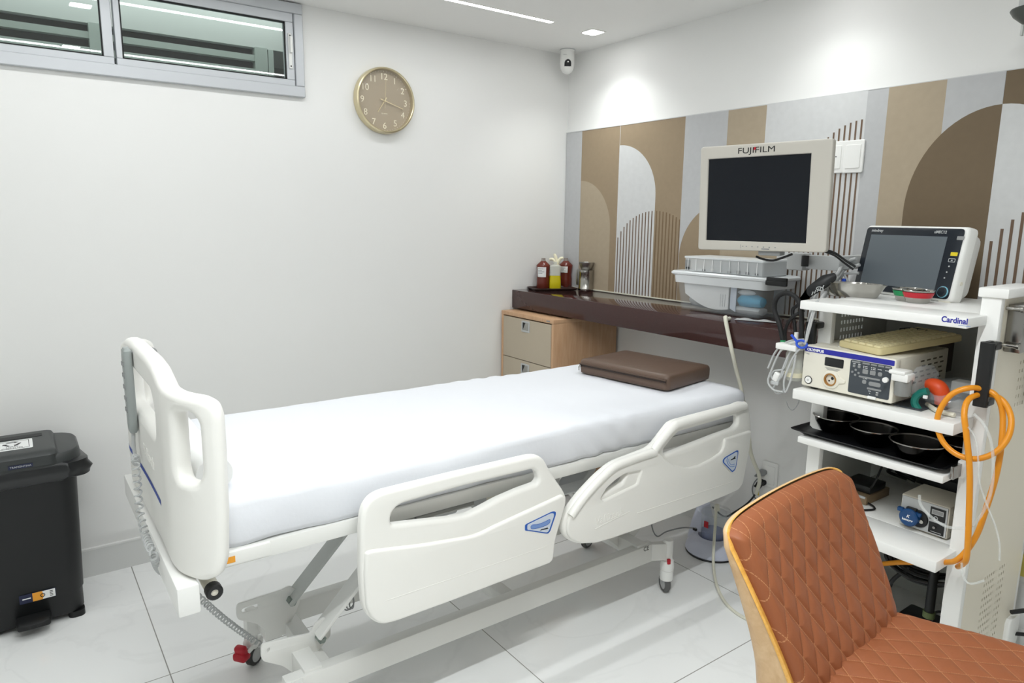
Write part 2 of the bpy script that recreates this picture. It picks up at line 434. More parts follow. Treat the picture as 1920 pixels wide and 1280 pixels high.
# high window: aluminium frame, two panes, latch; louvred corridor outside
b = MB(M_alu)
for a, c in (((-.98, YA-.022, 2.051), (1.168, YA-.0005, 2.098)), ((-.98, YA-.022, 2.405), (1.168, YA-.0005, 2.45)), ((1.128, YA-.022, 2.098), (1.168, YA-.0005, 2.405)), ((-.98, YA-.022, 2.098), (-.94, YA-.0005, 2.405))):
    b.bb(a, c, .003, 1)
win = struct(b, 'window_1')
for x0, x1 in ((.418, 1.126), (-.30, .41)):
    b = MB(M_alu); y0, y1 = YA-.014, YA+.03
    b.bb((x0, y0, 2.096), (x1, y1, 2.124), .002, 1); b.bb((x0, y0, 2.368), (x1, y1, 2.406), .002, 1)
    b.bb((x0, y0, 2.124), (x0+.022, y1, 2.368), .002, 1); b.bb((x1-.036, y0, 2.124), (x1, y1, 2.368), .002, 1)
    b.m(M_gasket)
    xa, xb, za, zb = x0+.022, x1-.036, 2.124, 2.368
    for a, c in (((xa, y0+.004, za), (xb, y0+.012, za+.005)), ((xa, y0+.004, zb-.005), (xb, y0+.012, zb)), ((xa, y0+.004, za), (xa+.005, y0+.012, zb)), ((xb-.005, y0+.004, za), (xb, y0+.012, zb))): b.bb(a, c)
    sash = struct(b, 'window_sash', win)
    g = MB(M_glass); g.raw([(xa+.004, YA, za+.004), (xb-.004, YA, za+.004), (xb-.004, YA, zb-.004), (xa+.004, YA, zb-.004)], [(0, 1, 2, 3)]); struct(g, 'window_pane', sash)
b = MB(M_alu); b.bb((-.98, YA-.014, 2.098), (-.302, YA+.03, 2.406)); struct(b, 'window_panel', win)
b = MB(M_white); b.bb((1.099, YA-.022, 2.17), (1.115, YA-.014, 2.32), .003); b.bb((1.101, YA-.04, 2.235), (1.113, YA-.018, 2.305), .004); b.m(M_black)
for z in (2.18, 2.31): b.cyl((1.107, YA-.0235, z), (1.107, YA-.021, z), .003)
struct(b, 'window_latch', win)
b = MB(M_extwall); b.bb((-1.4, YA+.12, 2.62), (1.9, YA+1.5, 2.66)); b.bb((-1.4, YA+1.46, 1.6), (1.9, YA+1.5, 2.64)); b.bb((1.86, YA+.12, 1.6), (1.9, YA+1.5, 2.64)); b.bb((-1.4, YA+.12, 1.6), (-1.36, YA+1.5, 2.64)); b.bb((-1.4, YA+.12, 1.58), (1.9, YA+1.5, 1.6))
corr = struct(b, 'wall_corridor')
# louvre behind the glass, 0.45 m out
LY = 3.72
def lz(x, y): return PX(x, y, Y=LY)
zt = lz(350, 73).z; z1 = lz(350, 95).z; z2 = lz(350, 120).z; z3 = lz(350, 130).z
for xa, xb in ((-.9, lz(165, 60).x), (lz(190, 60).x, lz(475, 100).x)):
    b = MB(M_gapshade); b.bb((xa, LY+.02, 1.9), (xb, LY+.03, zt)); b.m(M_louvre)  # dark sheet paints the unlit gaps between the bars
    p = lz(352, 92).z; b.bb((xa, LY-.02, p-.016), (xb, LY+.02, p+.012)); p = lz(352, 119).z; b.bb((xa, LY-.02, p-.02), (xb, LY+.02, p+.012))
    for k in range(3): b.bb((xa, LY-.02, p-.11-k*.09), (xb, LY+.02, p-.08-k*.09))
    b.bb((xb, LY-.03, 1.7), (xb+.06, LY+.03, zt+.004)); b.bb((xb+.064, LY-.03, 1.7), (xb+.09, LY+.03, zt))
    tag(b.build('louvre_screen'), 'dark louvre screen with pale bars seen through the '+('right-hand' if xa > -.5 else 'left-hand')+' pane of the high window', 'louvre', 'louvre screens outside the window')
b = MB(M_extwall); b.bb((-1.3, LY-.02, zt+.002), (1.8, LY+.4, 2.615)); struct(b, 'trim_1')

# ceiling lamps
LED = [(-.8, 2.237, 2.768, 2.796), (-1.2, 2.2, 1.615, 1.645), (-.2, 1.2, .455, .485)]  # third strip is made up: unseen fill for the bed's near side
LEDE = STRIP_E
for i, (x0, x1, y0, y1) in enumerate(LED):
    b = MB(M_white); f = .004
    for a, c in (((x0-f, y0-f, ZC-.002), (x1+f, y0, ZC)), ((x0-f, y1, ZC-.002), (x1+f, y1+f, ZC)), ((x0-f, y0, ZC-.002), (x0, y1, ZC)), ((x1, y0, ZC-.002), (x1+f, y1, ZC))): b.bb(a, c)
    t = thing('ceiling_light_strip', ('long white LED strip recessed in ceiling, running toward the corner camera', 'LED strip recessed in the ceiling over the front side of the bed', 'LED strip recessed in the ceiling above the near end of room')[i], 'ceiling light', ((x0+x1)/2, (y0+y1)/2, ZC))
    b.build('strip_frame', t)
    g = MB(M_led); g.bb((x0, y0, ZC-.0012), (x1, y1, ZC-.0002)); g.build('diffuser', t)
DL = [(2.512, 2.792, 'square recessed downlight in the ceiling near the corner camera'), (2.5, 1.57, 'recessed downlight in the ceiling above the monitor'), (.373, 2.62, 'recessed downlight in the ceiling in front of the high window'), (.4, 1.65, 'recessed downlight in the ceiling over the foot of the bed'), (.35, .62, 'recessed downlight in the ceiling near the camera side of room')]  # last downlight is an unseen fill added at the near side
for i, (x, y, lab) in enumerate(DL):
    t = thing('ceiling_downlight', lab, 'ceiling light', (x, y, ZC), group='recessed downlights')
    b = MB(M_white); q = roundpoly([(-.052, -.052), (.052, -.052), (.052, .052), (-.052, .052)], .02); q2 = roundpoly([(-.043, -.043), (.043, -.043), (.043, .043), (-.043, .043)], .016)
    b.plate([q, q2], .004, .001, Matrix.Translation((x, y, ZC-.002))); b.build('lamp_rim', t)
    g = MB(M_down); g.plate([q2], .001, 0, Matrix.Translation((x, y, ZC-.0012))); g.build('diffuser', t)

# security camera in the corner
p = (2.652, 3.156, ZC)
t = thing('security_camera', 'small white dome camera with black lens window hanging from ceiling corner', 'camera', p)
T = Matrix.Translation(p)
b = MB(M_white); b.lathe([(0, 0), (.041, 0), (.041, -.006), (.037, -.012), (.039, -.03), (.041, -.075), (.036, -.105), (.026, -.122), (.012, -.13), (0, -.131)], 28, T); b.m(M_grey); b.text('intelbras', .006, frame((p[0]-.0365, p[1]-.022, ZC-.036), (.84, -.54, 0), (0, 0, 1)), .0002, 'CENTER'); b.build('camera_body', t)
b = MB(M_lgrey); b.lathe([(.043, 0), (.043, -.005), (.03, -.006), (.03, 0)], 28, T); b.build('mount_ring', t)
d = Vector((-.56, -.83, 0)); sd = Vector((.83, -.56, 0))
b = MB(M_black)
rings = []
for k in range(11):
    a = k/10; z = -.058-.064*a; w = .019*math.sqrt(max(0, 1-((.35-a)/.35)**2)) if a < .35 else .019
    w = max(w, .002); rad = .0412 if z > -.078 else .0412-.02*((-.078-z)/.044)**1.6
    rings.append([Vector(p)+Vector((0, 0, z))+d*(math.sqrt(max(rad**2-(w*s_)**2, 0))+.0012)+sd*w*s_ for s_ in (-1, -.5, 0, .5, 1)])
b.loft(rings, False, False, closed=False); lens = b.build('lens_window', t)
b = MB(M_steel); q = Vector(p)+d*.0435+Vector((0, 0, -.073)); b.lathe([(0, .001), (.003, .001), (.003, 0), (0, 0)], 12, axisM(q, q+d)); b.build('lens', lens)

# wall clock
cx, cz, r0 = 1.563, 2.078, .156
t = thing('wall_clock', 'round pale gold clock with taupe face hanging on the white wall', 'clock', (cx, YA, cz))
M = faceY((cx, YA, cz))
b = MB(M_gold); b.lathe([(.150, 0), (r0, .004), (r0, .03), (.153, .04), (.147, .043), (.1435, .04), (.1435, .012), (.10, .012), (.10, 0)], 64, M); b.build('clock_rim', t)
b = MB(M_face); b.lathe([(0, .010), (.1445, .010), (.1445, .014), (0, .014)], 64, M)
b.m(M_num)
for h in range(1, 13):
    a = R(90-30*h); rad = .115
    b.text(str(h), .042, M @ Matrix.Translation((rad*math.cos(a), rad*math.sin(a)-.015, .0145)), .0008, 'CENTER')
for h in range(60):
    a = R(6*h)
    b.rect(.0008 if h % 5 else .0016, .005, M @ Matrix.Translation((.138*math.sin(a), .138*math.cos(a), .0144)) @ Matrix.Rotation(-a, 4, 'Z'), .0004)
b.text('QUARTZ', .008, M @ Matrix.Translation((0, -.062, .0145)), .0003, 'CENTER')
b.build('clock_face', t)
def hand(name, deg, ln, tail, w, z):
    h = MB(M_goldhand); h.plate([[(-w, -tail), (w, -tail), (w*.7, ln), (-w*.7, ln)]], .0014, 0, M @ Matrix.Translation((0, 0, z)) @ Matrix.Rotation(-R(deg), 4, 'Z'))
    h.lathe([(0, -.001), (.005, -.001), (.005, .001), (0, .001)], 14, M @ Matrix.Translation((0, 0, z))); h.build(name, t)
hand('hour_hand', 214, .066, .02, .0026, .019); hand('minute_hand', 107, .103, .024, .0022, .022); hand('second_hand', 4, .10, .035, .0008, .025)
b = MB(M_clockglass); b.lathe([(0, .036), (.1436, .036), (.1436, .0375), (0, .0375)], 64, M); b.build('clock_glass', t)

# wall panel with arches (mural board on the right wall)
PT, PB, XP = 2.019, 1.112, XB-.012
G1, G2, TAN, BR, DB, SL, SLD = [mat(n, c, .6, spec=.3, var=.06, vscale=40) for n, c in (('mural_grey', (184, 185, 186)), ('mural_pale', (204, 205, 205)), ('mural_tan', (170, 156, 135)), ('mural_brown', (150, 133, 110)), ('mural_dark_brown', (112, 97, 77)), ('mural_slat', (112, 92, 76)), ('mural_slat_tone', (124, 104, 80)))]
b = MB(G1); b.bb((XP, .30, PB), (XB, YA-.004, PT))
lay = [0]
def poly(m, pts):
    lay[0] += 1; x = XP-.0002-.00015*lay[0]
    b.m(m); b.raw([(x, y, z) for y, z in pts], [tuple(range(len(pts)))])
def strip(m, y0, y1, z0=PB, z1=PT): poly(m, [(y0, z0), (y1, z0), (y1, z1), (y0, z1)])
def arc(yc, zc, ry, rz, a0, a1, n=24): return [(yc+ry*math.cos(R(a0+(a1-a0)*i/n)), zc+rz*math.sin(R(a0+(a1-a0)*i/n))) for i in range(n+1)]
strip(BR, 3.114, 2.806); poly(TAN, arc(3.112, 1.46, .254, .278, 90, 180)+[(2.858, PB), (3.112, PB)])
strip(BR, 2.803, 2.356); strip(G2, 2.806, 2.803)
poly(G2, arc(2.803, 1.64, .273, .275, 90, 180)+[(2.53, PB), (2.803, PB)])
def dome(yc, zt_, ry, rz, y0, y1, step, w, m, off=0):
    y = y0+off; lay[0] += 1
    while y > y1:
        z = zt_-rz*(1-math.sqrt(max(0, 1-((y-yc)/ry)**2)))
        b.m(m); x = XP-.0002-.00015*lay[0]-.0001; b.raw([(x, y, PB), (x, y-w, PB), (x, y-w, z), (x, y, z)], [(0, 1, 2, 3)]); y -= step
dome(2.53, 1.566, .29, .24, 2.796, 2.53, .0222, .0075, SL)
dome(2.53, 1.566, .29, .24, 2.52, 2.36, .0222, .008, SLD)
strip(G1, 2.356, 2.105); poly(BR, [(2.354, PB)]+arc(2.105, 1.33, .25, .29, 180, 90)[::-1][::-1]+[(2.105, PB)] if False else [(2.354, PB), (2.354, 1.33)]+[(2.105+.249*math.cos(R(a)), 1.33+.27*math.sin(R(a))) for a in range(0, 91, 5)]+[(2.105, PB)])
strip(TAN, 2.105, 1.904); strip(G2, 1.904, 1.462); strip(G1, 1.462, 1.382)
poly(TAN, [(1.904, PB), (1.904, 1.45), (1.80, 1.45), (1.80, PB)])
dome(1.462, 1.914, .30, .42, 1.745, 1.462, .0222, .0075, SL)
strip(TAN, 1.382, 1.181); strip(G1, 1.181, 1.001)
poly(BR if False else DB, [(1.284, PB), (1.284, 1.56)]+[(1.0+.284*math.cos(R(a)), 1.56+.354*math.sin(R(a))) for a in range(0, 91, 5)]+[(1.0, PB)])
strip(G2, 1.0, .30); strip(DB, 1.0, .72, 1.914, PT)
poly(DB, [(1.0, 1.914)]+[(1.0-.284*math.sin(R(a)), 1.56+.354*math.cos(R(a))) for a in range(0, 91, 5)]+[(.716, PT), (1.0, PT)])
dome(.72, 1.62, .30, .30, .985, .32, .0275, .0095, SL)
b.m(G2); b.bb((XP-.002, .30, PT-.001), (XB, YA-.004, PT+.003))
o = struct(b, 'trim_2', merge=False, recalc=False)
b = MB(M_cream); b.bb((XP-.004, 1.3, PB), (XP, YA-.004, PB+.006)); struct(b, 'trim_3')

# sockets
def socket(loc, w, h, name, label, slots=True, rocker=False):
    t = thing(name, label, 'wall socket', loc); M = faceX(loc)
    f = MB(M_white); f.plate([roundpoly([(-w/2, -h/2), (w/2, -h/2), (w/2, h/2), (-w/2, h/2)], .008)], .010, .003, M @ Matrix.Translation((0, 0, .005))); f.build('cover_plate', t)
    f = MB(M_white); f.plate([roundpoly([(-w*.36, -h*.36), (w*.36, -h*.36), (w*.36, h*.36), (-w*.36, h*.36)], .004)], .004, .001, M @ Matrix.Translation((0, 0, .011)))
    if slots:
        f.m(M_black)
        for dx, dy in ((-.009, .002), (.009, .002), (0, -.004)): f.lathe([(0, .0005), (.0024, .0005), (.0024, 0), (0, 0)], 10, M @ Matrix.Translation((dx, dy, .0131)))
    f.build('socket_insert', t)
    return t
socket((XP-.0015, 1.57, 1.775), .08, .125, 'wall_socket', 'white wall socket on the patterned panel, half hidden behind the large monitor')
socket((XP-.0015, 1.4975-.005, 1.774), .082, .126, 'wall_switch_plate', 'blank white switch plate on the slatted panel, beside the half hidden socket', False)
t = socket((XB, 1.755, .37), .082, .12, 'low_wall_socket', 'white double socket low on the wall between bed and chair', False)
t2 = socket((XB, .735, .36), .10, .125, 'side_wall_socket', 'white wall socket with yellow inserts at the right edge beside the trolley', False)
f = MB(M_ylabel); f.plate([roundpoly([(-.034, -.04), (.034, -.04), (.034, .04), (-.034, .04)], .004)], .006, .001, faceX((XB-.014, .735, .36))); f.m(M_ink)
for dy in (-.009, 0, .009): f.lathe([(0, .0006), (.0025, .0006), (.0025, 0), (0, 0)], 8, faceX((XB-.017, .735+dy, .37)))
f.build('yellow_insert', t2)
for i, (x, y, m, lab) in enumerate(((1432, 884, M_grey, 'grey plug in the upper hole of the low wall socket'), (1431, 903, M_plug, 'black plug in the lower hole of the low wall socket'))):
    q = PX(x, y, X=XB-.015); f = MB(m)
    f.loft([[Vector((XB-.014-.045*s_, q.y+.012*s_+cx_*k, q.z-.016*s_+cy_*k)) for cx_, cy_ in rr(.034, .022, .008, 3)] for s_, k in ((0, 1), (.25, 1.05), (.6, .75), (.8, .42), (1, .35))])
    tag(f.build('power_plug'), lab, 'plug', 'plugs in the low wall socket')

# counter
b = MB(M_counter); b.bb((2.359, 1.02, 1.008), (XB-.0005, YA-.001, 1.111), .003, 2)
tag(b.build('wall_counter'), 'glossy dark brown stone counter shelf fixed along the patterned wall', 'counter')
# drawer cabinet
t = thing('drawer_cabinet', 'light oak drawer cabinet with beige drawer fronts under the dark counter', 'cabinet', (2.5, 3.01, 0))
X0, Y0, Y1, ZT = 2.277, 2.768, 3.243, .998
b = MB(M_cab); b.bb((X0, Y0, .06), (XB-.02, Y0+.018, ZT-.022), .001); b.bb((X0, Y1-.018, .06), (XB-.02, Y1, ZT-.022), .001); b.bb((X0-.001, Y0-.001, ZT-.022), (XB-.02, Y1+.001, ZT), .002); b.bb((X0, Y0+.018, .06), (XB-.02, Y1-.018, .08)); b.bb((XB-.04, Y0+.018, .08), (XB-.02, Y1-.018, ZT-.022))
b.m(M_black); b.bb((X0+.03, Y0+.02, 0), (XB-.04, Y1-.02, .06)); b.m(M_grey); b.rect(.03, .007, faceX((X0-.0013, Y0+.045, ZT-.011))); b.build('cabinet_body', t)
zs = [.970, .737, .50, .29, .083]
for i in range(4):
    d = MB(M_drawer); za, zb = zs[i+1]+.004, zs[i]; yc = (Y0+Y1)/2+.003
    M = faceX((X0+.006, (Y0+Y1)/2, (za+zb)/2)); w, h = Y1-Y0-.042, zb-za
    d.plate([roundpoly([(-w/2, -h/2), (w/2, -h/2), (w/2, h/2), (-w/2, h/2)], .002)], .014, .001, M); dd = d.build('drawer', t)
    zh = zb-.038 if i == 0 else zb-.045
    f = MB(M_lgrey); M = faceX((X0-.003, yc, zh)); f.plate([roundpoly([(-.036, -.031), (.036, -.031), (.036, .031), (-.036, .031)], .004), roundpoly([(-.027, -.022), (.027, -.022), (.027, .022), (-.027, .022)], .002)], .005, .001, M)
    f.m(M_brush); f.plate([[(-.027, -.022), (.027, -.022), (.027, .022), (-.002, .022)]], .001, 0, M @ Matrix.Translation((0, 0, -.001))); f.m(M_black); f.plate([[(-.028, -.022), (-.027, .0215), (-.002, .0215), (-.027, -.022)]], .001, 0, M @ Matrix.Translation((0, 0, -.0014)))
    f.build('recessed_handle', dd)
# ------------------------------------------------------------------ hospital bed
bed = thing('hospital_bed', 'white electric hospital bed with moulded side rails, raised in mid room', 'bed', (1.31, 2.0, 0))
RY = 1.600                                     # mid plane of the near side rails
c4 = lambda P: onY(crop(660, 840, 3.764, P), RY-.02)
c5 = lambda P: onY(crop(1030, 730, 4.2675, P), RY-.02)
MR = faceY((0, RY, 0))
# rail at the foot end
out = c4([(205, 1255), (130, 1210), (85, 1130), (68, 900), (68, 600), (76, 480), (98, 410), (143, 352), (212, 314), (700, 192), (1270, 58), (1330, 57), (1368, 88), (1400, 150), (1440, 215), (1500, 300), (1522, 350), (1518, 400), (1500, 460), (1470, 560), (1442, 650), (1432, 740), (1428, 790), (1402, 820), (1100, 935), (700, 1088), (300, 1235)])
hole = c4([(283, 548), (277, 500), (300, 440), (350, 400), (420, 378), (800, 270), (1285, 152), (1312, 168), (1328, 222), (1312, 255), (1200, 295), (1050, 360), (930, 425), (820, 480), (700, 500), (480, 525)])
b = MB(M_plastic); b.plate([roundpoly(out, .02, 3), roundpoly(hole, .012, 3)], .036, .012, MR, 4)
low = c4([(205, 1240), (140, 1198), (98, 1125), (84, 900), (90, 735), (130, 716), (500, 672), (830, 616), (900, 592), (1000, 542), (1480, 322), (1505, 352), (1500, 398), (1484, 455), (1455, 555), (1428, 645), (1418, 740), (1412, 784), (1390, 808), (1100, 918), (700, 1072), (300, 1218)])
b.plate([roundpoly(low, .015, 3)], .02, .009, faceY((0, RY-.018, 0)), 4)
p0, p1 = PX(*crop(660, 840, 3.764, [(235, 1078)])[0], Y=RY-.028), PX(*crop(660, 840, 3.764, [(1380, 690)])[0], Y=RY-.028)
b.bar((p0.x, RY-.0275, p0.z), (p1.x, RY-.0275, p1.z), .002, .003, .0008, (0, 1, 0))
rail = b.build('side_rail', bed)
def sticker(pts, parent, inner, art=None):
    Y = RY-.0288; b = MB(M_paper); q = onY(pts, Y); cx = sum(p[0] for p in q)/len(q); cz = sum(p[1] for p in q)/len(q)
    sc = lambda k: roundpoly([(cx+(p[0]-cx)*k, cz+(p[1]-cz)*k) for p in q], .016*k, 5)
    b.plate([sc(1.06)], .0004, 0, faceY((0, Y, 0))); b.m(M_stickblue); b.plate([sc(1.0)], .0004, 0, faceY((0, Y-.0004, 0))); b.m(M_stickin); b.plate([sc(.86)], .0004, 0, faceY((0, Y-.0008, 0)))
    art(b, Y-.0012); b.build('rail_sticker', parent)
def art1(b, Y):
    b.m(M_stickart); a = crop(960, 940, 18.29, [(650, 900), (660, 830), (720, 795), (860, 785), (1000, 745), (1150, 680), (1290, 610), (1310, 650), (1290, 730), (1200, 800), (1060, 860), (880, 910), (700, 940)])
    b.plate([spline2(onY(a, Y), 3)], .0004, 0, faceY((0, Y, 0)))
    b.m(M_stickblue)
    P = [PX(*q, Y=Y-.0004) for q in crop(960, 940, 18.29, [(650, 900), (660, 830), (720, 795), (860, 785), (1000, 745), (1150, 680), (1290, 610), (1310, 650), (1290, 730), (1200, 800), (1060, 860), (880, 910), (700, 940)])]
    b.tube(P, .0007, 4, 3, True)
    b.m(M_ink); b.plate([onY(crop(960, 940, 18.29, [(955, 1000), (1010, 945), (1180, 905), (1220, 880), (1225, 915), (1255, 930), (1150, 955), (1030, 975)]), Y)], .0004, 0, faceY((0, Y, 0)))
sticker(crop(960, 940, 18.29, [(440, 1000), (440, 800), (520, 750), (1390, 330), (1500, 340), (1500, 450), (1310, 1010), (1240, 1095), (1160, 1095), (540, 1000)]), rail, None, art1)
# rail at the head end
out = c5([(250, 1245), (180, 1222), (132, 1180), (116, 1110), (130, 1040), (170, 960), (250, 850), (400, 690), (520, 590), (700, 520), (830, 470), (930, 340), (980, 275), (1022, 252), (1300, 178), (1500, 126), (1540, 106), (1588, 106), (1612, 128), (1622, 210), (1632, 330), (1612, 470), (1590, 600), (1560, 760), (1520, 815), (1400, 868), (1100, 990), (800, 1102), (480, 1210), (370, 1240)])
h1 = c5([(420, 855), (460, 795), (530, 730), (605, 682), (640, 668), (622, 700), (598, 752), (560, 775)])
h2 = c5([(925, 490), (985, 410), (1045, 345), (1500, 212), (1520, 225), (1518, 285), (1490, 315), (1360, 362), (935, 528)])
b = MB(M_plastic); b.plate([roundpoly(out, .03, 4), roundpoly(h1, .006, 3), roundpoly(h2, .008, 3)], .03, .012, MR, 4)
out2 = c5([(258, 1232), (195, 1210), (150, 1172), (136, 1108), (150, 1045), (190, 965), (268, 860), (412, 705), (530, 606), (704, 538), (845, 490), (890, 512), (930, 560), (1000, 602), (1100, 626), (1200, 604), (1300, 552), (1375, 500), (1395, 450), (1400, 395), (1600, 330), (1616, 330), (1600, 470), (1576, 600), (1546, 752), (1510, 803), (1400, 852), (1100, 974), (800, 1086), (480, 1196), (370, 1226)])
h1b = c5([(408, 870), (455, 790), (530, 722), (605, 672), (735, 648), (700, 756), (430, 888)])
b.plate([roundpoly(out2, .012, 3), roundpoly(h1b, .006, 3)], .016, .007, faceY((0, RY-.016, 0)), 3)
P = [PX(*q, Y=RY-.016) for q in crop(1030, 730, 4.2675, [(835, 490), (885, 420), (990, 300), (1050, 270), (1300, 200), (1510, 142), (1560, 128)])]
b.tube(P, .0165, 12, 5)
P = [PX(*q, Y=RY-.018) for q in crop(1030, 730, 4.2675, [(170, 1010), (270, 870), (410, 715), (530, 612), (700, 545), (845, 498)])]
b.tube(P, .015, 10, 5)
q0, q1 = [PX(*q, Y=RY-.0242) for q in crop(1030, 730, 4.2675, [(700, 990), (1470, 735)])]
b.bar((q0.x, RY-.0242, q0.z), (q1.x, RY-.0242, q1.z), .002, .003, .0008, (0, 1, 0))
pa, pb = [PX(*q, Y=RY-.0242) for q in crop(1030, 730, 4.2675, [(365, 1090), (620, 985)])]
ux = Vector((pb.x-pa.x, 0, pb.z-pa.z)); L_ = ux.length; ux.normalize(); uy = Vector((-ux.z, 0, ux.x))
b.text('Vallitech', .038, frame((pa.x, RY-.0242, pa.z), ux, uy), .0012, sx=1.0, shear=.1)
b.tube([frame((pa.x, RY-.0242, pa.z), ux, uy) @ Vector((x, y, 0)) for x, y in ((.0, -.012), (.07, -.006), (.16, .0))], .0016, 6)
rail2 = b.build('side_rail', bed)
def art2(b, Y):
    b.m(M_stickart); b.tube([PX(*q, Y=Y) for q in crop(1340, 830, 21.33, [(510, 580), (490, 720), (540, 860), (640, 950), (790, 930)])], .0016, 5); b.tube([PX(*q, Y=Y) for q in crop(1340, 830, 21.33, [(560, 640), (570, 760), (660, 870), (800, 850)])], .0012, 5)
    b.m(M_ink); b.plate([onY(crop(1340, 830, 21.33, [(630, 705), (660, 650), (750, 610), (810, 520), (835, 550), (815, 600), (850, 625), (770, 650)]), Y)], .0004, 0, faceY((0, Y, 0)))
sticker(crop(1340, 830, 21.33, [(320, 780), (320, 680), (400, 580), (870, 300), (945, 300), (945, 400), (850, 990), (800, 1090), (720, 1165), (690, 1165)]), rail2, None, art2)

# footboard: moulded plate bent round at both ends
FX, FC, FH = .292, 2.03, .415
def bend(u):
    """plan of the bent board: u runs along it, 0 at the middle; the ends turn to the head"""
    s = abs(u); a0 = .303
    if s <= a0: return Vector((FX-.022, u)), 0
    t = (s-a0); L_ = .185; k = min(t/L_, 1); A = R(58)
    x = y = 0; n = 12
    for i in range(n):
        a = A*(k*(i+.5)/n)**1.1; x += math.sin(a)*t/n; y += math.cos(a)*t/n
    return Vector((FX-.022+x, math.copysign(a0+y, u))), math.copysign(A*k**1.1, u)
half = [(0, 1.174), (.14, 1.174), (.22, 1.168), (.28, 1.152), (.33, 1.137), (.38, 1.131), (.45, 1.127), (.478, 1.114), (.488, 1.085), (.488, 1.02), (.485, .86), (.477, .745), (.465, .708), (.43, .690), (.36, .688), (.22, .70), (0, .70)]
out = [(u, z) for u, z in half]+[(-u, z) for u, z in half[::-1]][1:-1]
ho = roundpoly([(-.222, .985), (.222, .985), (.236, 1.06), (.20, 1.098), (-.20, 1.098), (-.236, 1.06)], .03, 5)
hs = lambda s: roundpoly([(s*.384, .925), (s*.430, .925), (s*.442, .955), (s*.442, 1.07), (s*.425, 1.092), (s*.375, 1.092), (s*.372, .95)], .02, 5)
b = MB(M_plastic); b.plate([roundpoly(out, .012, 3), ho, hs(1), hs(-1)], .046, .017, None, 4)
bmesh.ops.remove_doubles(b.bm, verts=list(b.bm.verts), dist=2e-6)
for i in range(48):
    u = -.47+.02*i
    bmesh.ops.bisect_plane(b.bm, geom=list(b.bm.verts)+list(b.bm.edges)+list(b.bm.faces), plane_co=(u, 0, 0), plane_no=(1, 0, 0))
def bendv(u, z, w):
    p, a = bend(u); n = Vector((-math.cos(a), math.sin(a)))    # outward (foot side)
    return Vector((p.x+n.x*w, FC+p.y+n.y*w, z))
for v in b.bm.verts:
    u, z, w = v.co; v.co = bendv(-u, z, w)
fb = b.build('footboard', bed, ang=45)
b = MB(M_blue)
Q = [(.185, .828), (.0, .829), (-.19, .824)]
for i in range(16):
    ua, ub = .23-.60*i/16, .23-.60*(i+1)/16
    zf = lambda u: .824+.010*math.cos((u-.05)*6)-.006
    b.raw([bendv(-ua, zf(ua)-.007, .0237), bendv(-ub, zf(ub)-.007, .0237), bendv(-ub, zf(ub)+.007, .0237), bendv(-ua, zf(ua)+.007, .0237)], [(0, 1, 2, 3)])
b.build('blue_stripe', fb)
b = MB(M_plastic); b.text('Vallitech', .045, frame((FX-.022-.0236, 2.02, .885), (0, -1, 0), (0, 0, 1)), .001); b.build('embossed_lettering', fb)
# bumper beam under the footboard
b = MB(M_white); b.bb((.236, 1.60, .617), (.284, 2.46, .688), .004); b.build('end_beam', bed)
# deck frame
b = MB(M_frame); b.bb((.30, 1.655, .68), (2.34, 1.685, .722), .003); b.bb((.30, 2.375, .68), (2.34, 2.405, .722), .003); b.bb((.284, 1.685, .682), (.33, 2.375, .72), .003); b.bb((2.30, 1.685, .682), (2.34, 2.375, .72), .003); b.bb((.30, 1.64, .69), (.46, 1.655, .725), .003)
for x in (.72, 1.18, 1.62, 2.0): b.bb((x, 1.684, .685), (x+.04, 2.376, .715))
b.build('deck_frame', bed)
b = MB(M_greyfr)
for x0, x1 in ((.34, .98), (1.0, 1.36), (1.38, 2.33)): b.bb((x0, 1.70, .7225), (x1, 2.38, .7285), .001); b.build('deck_panel', bed); b = MB(M_greyfr)
b = MB(M_labelor); b.rect(.024, .016, faceY((.362, 1.6395, .706))); b.build('orange_label', bed)
# actuator and brackets seen through the rail opening
b = MB(M_lgrey); b.bb((.83, 1.72, .60), (.93, 1.78, .70), .006); b.bb((1.02, 1.8, .58), (1.10, 1.95, .68), .01); b.bb((1.12, 1.74, .61), (1.17, 1.80, .68), .004); b.bb((.74, 1.70, .625), (.84, 1.73, .665), .004)
b.m(M_brush); b.cyl((.9, 1.715, .645), (1.1, 1.715, .645), .009); b.cyl((.875, 1.70, .66), (.875, 1.722, .66), .012)
b.m(M_offwhite); b.loft([[Vector((x+dx, 1.80+dy, z)) for dx, dy in rr(w, .09, .02, 3)] for x, z, w in ((1.19, .69, .16), (1.19, .62, .14), (1.2, .58, .08))]); b.build('lift_actuator', bed)
b = MB(M_lgrey); b.bb((1.40, 1.70, .60), (1.44, 1.74, .69), .004); b.loft([[Vector((1.50+dx+k*.1, 1.72+k*.05, .60+dz+.03*k)) for dx, dz in rr(.14, .04, .01, 3)] for k in (0, 1)]); b.build('rail_bracket', bed)
# base frame: two long beams
for yb in (1.80, 2.20):
    b = MB(M_frame); b.bb((.52, yb-.02, .150), (2.02, yb+.02, .226), .003)
    s_ = -1 if yb < 2 else 1
    b.bar((2.0, yb, .188), (2.078, yb+s_*.043, .188), .03, .072, .003); b.bar((.56, yb, .188), (.543, yb+s_*.045, .188), .03, .07, .003)
    if yb < 2:
        b.m(M_ink); q = PX(1213, 1028, Y=yb-.0215); b.text('CE', .026, faceY((q.x-.018, yb-.0205, q.z-.009)), .0003)
    b.build('base_beam', bed)
for x in (.62, 1.3, 1.94): b = MB(M_frame); b.bb((x, 1.82, .165), (x+.05, 2.18, .21), .003); b.build('cross_beam', bed)
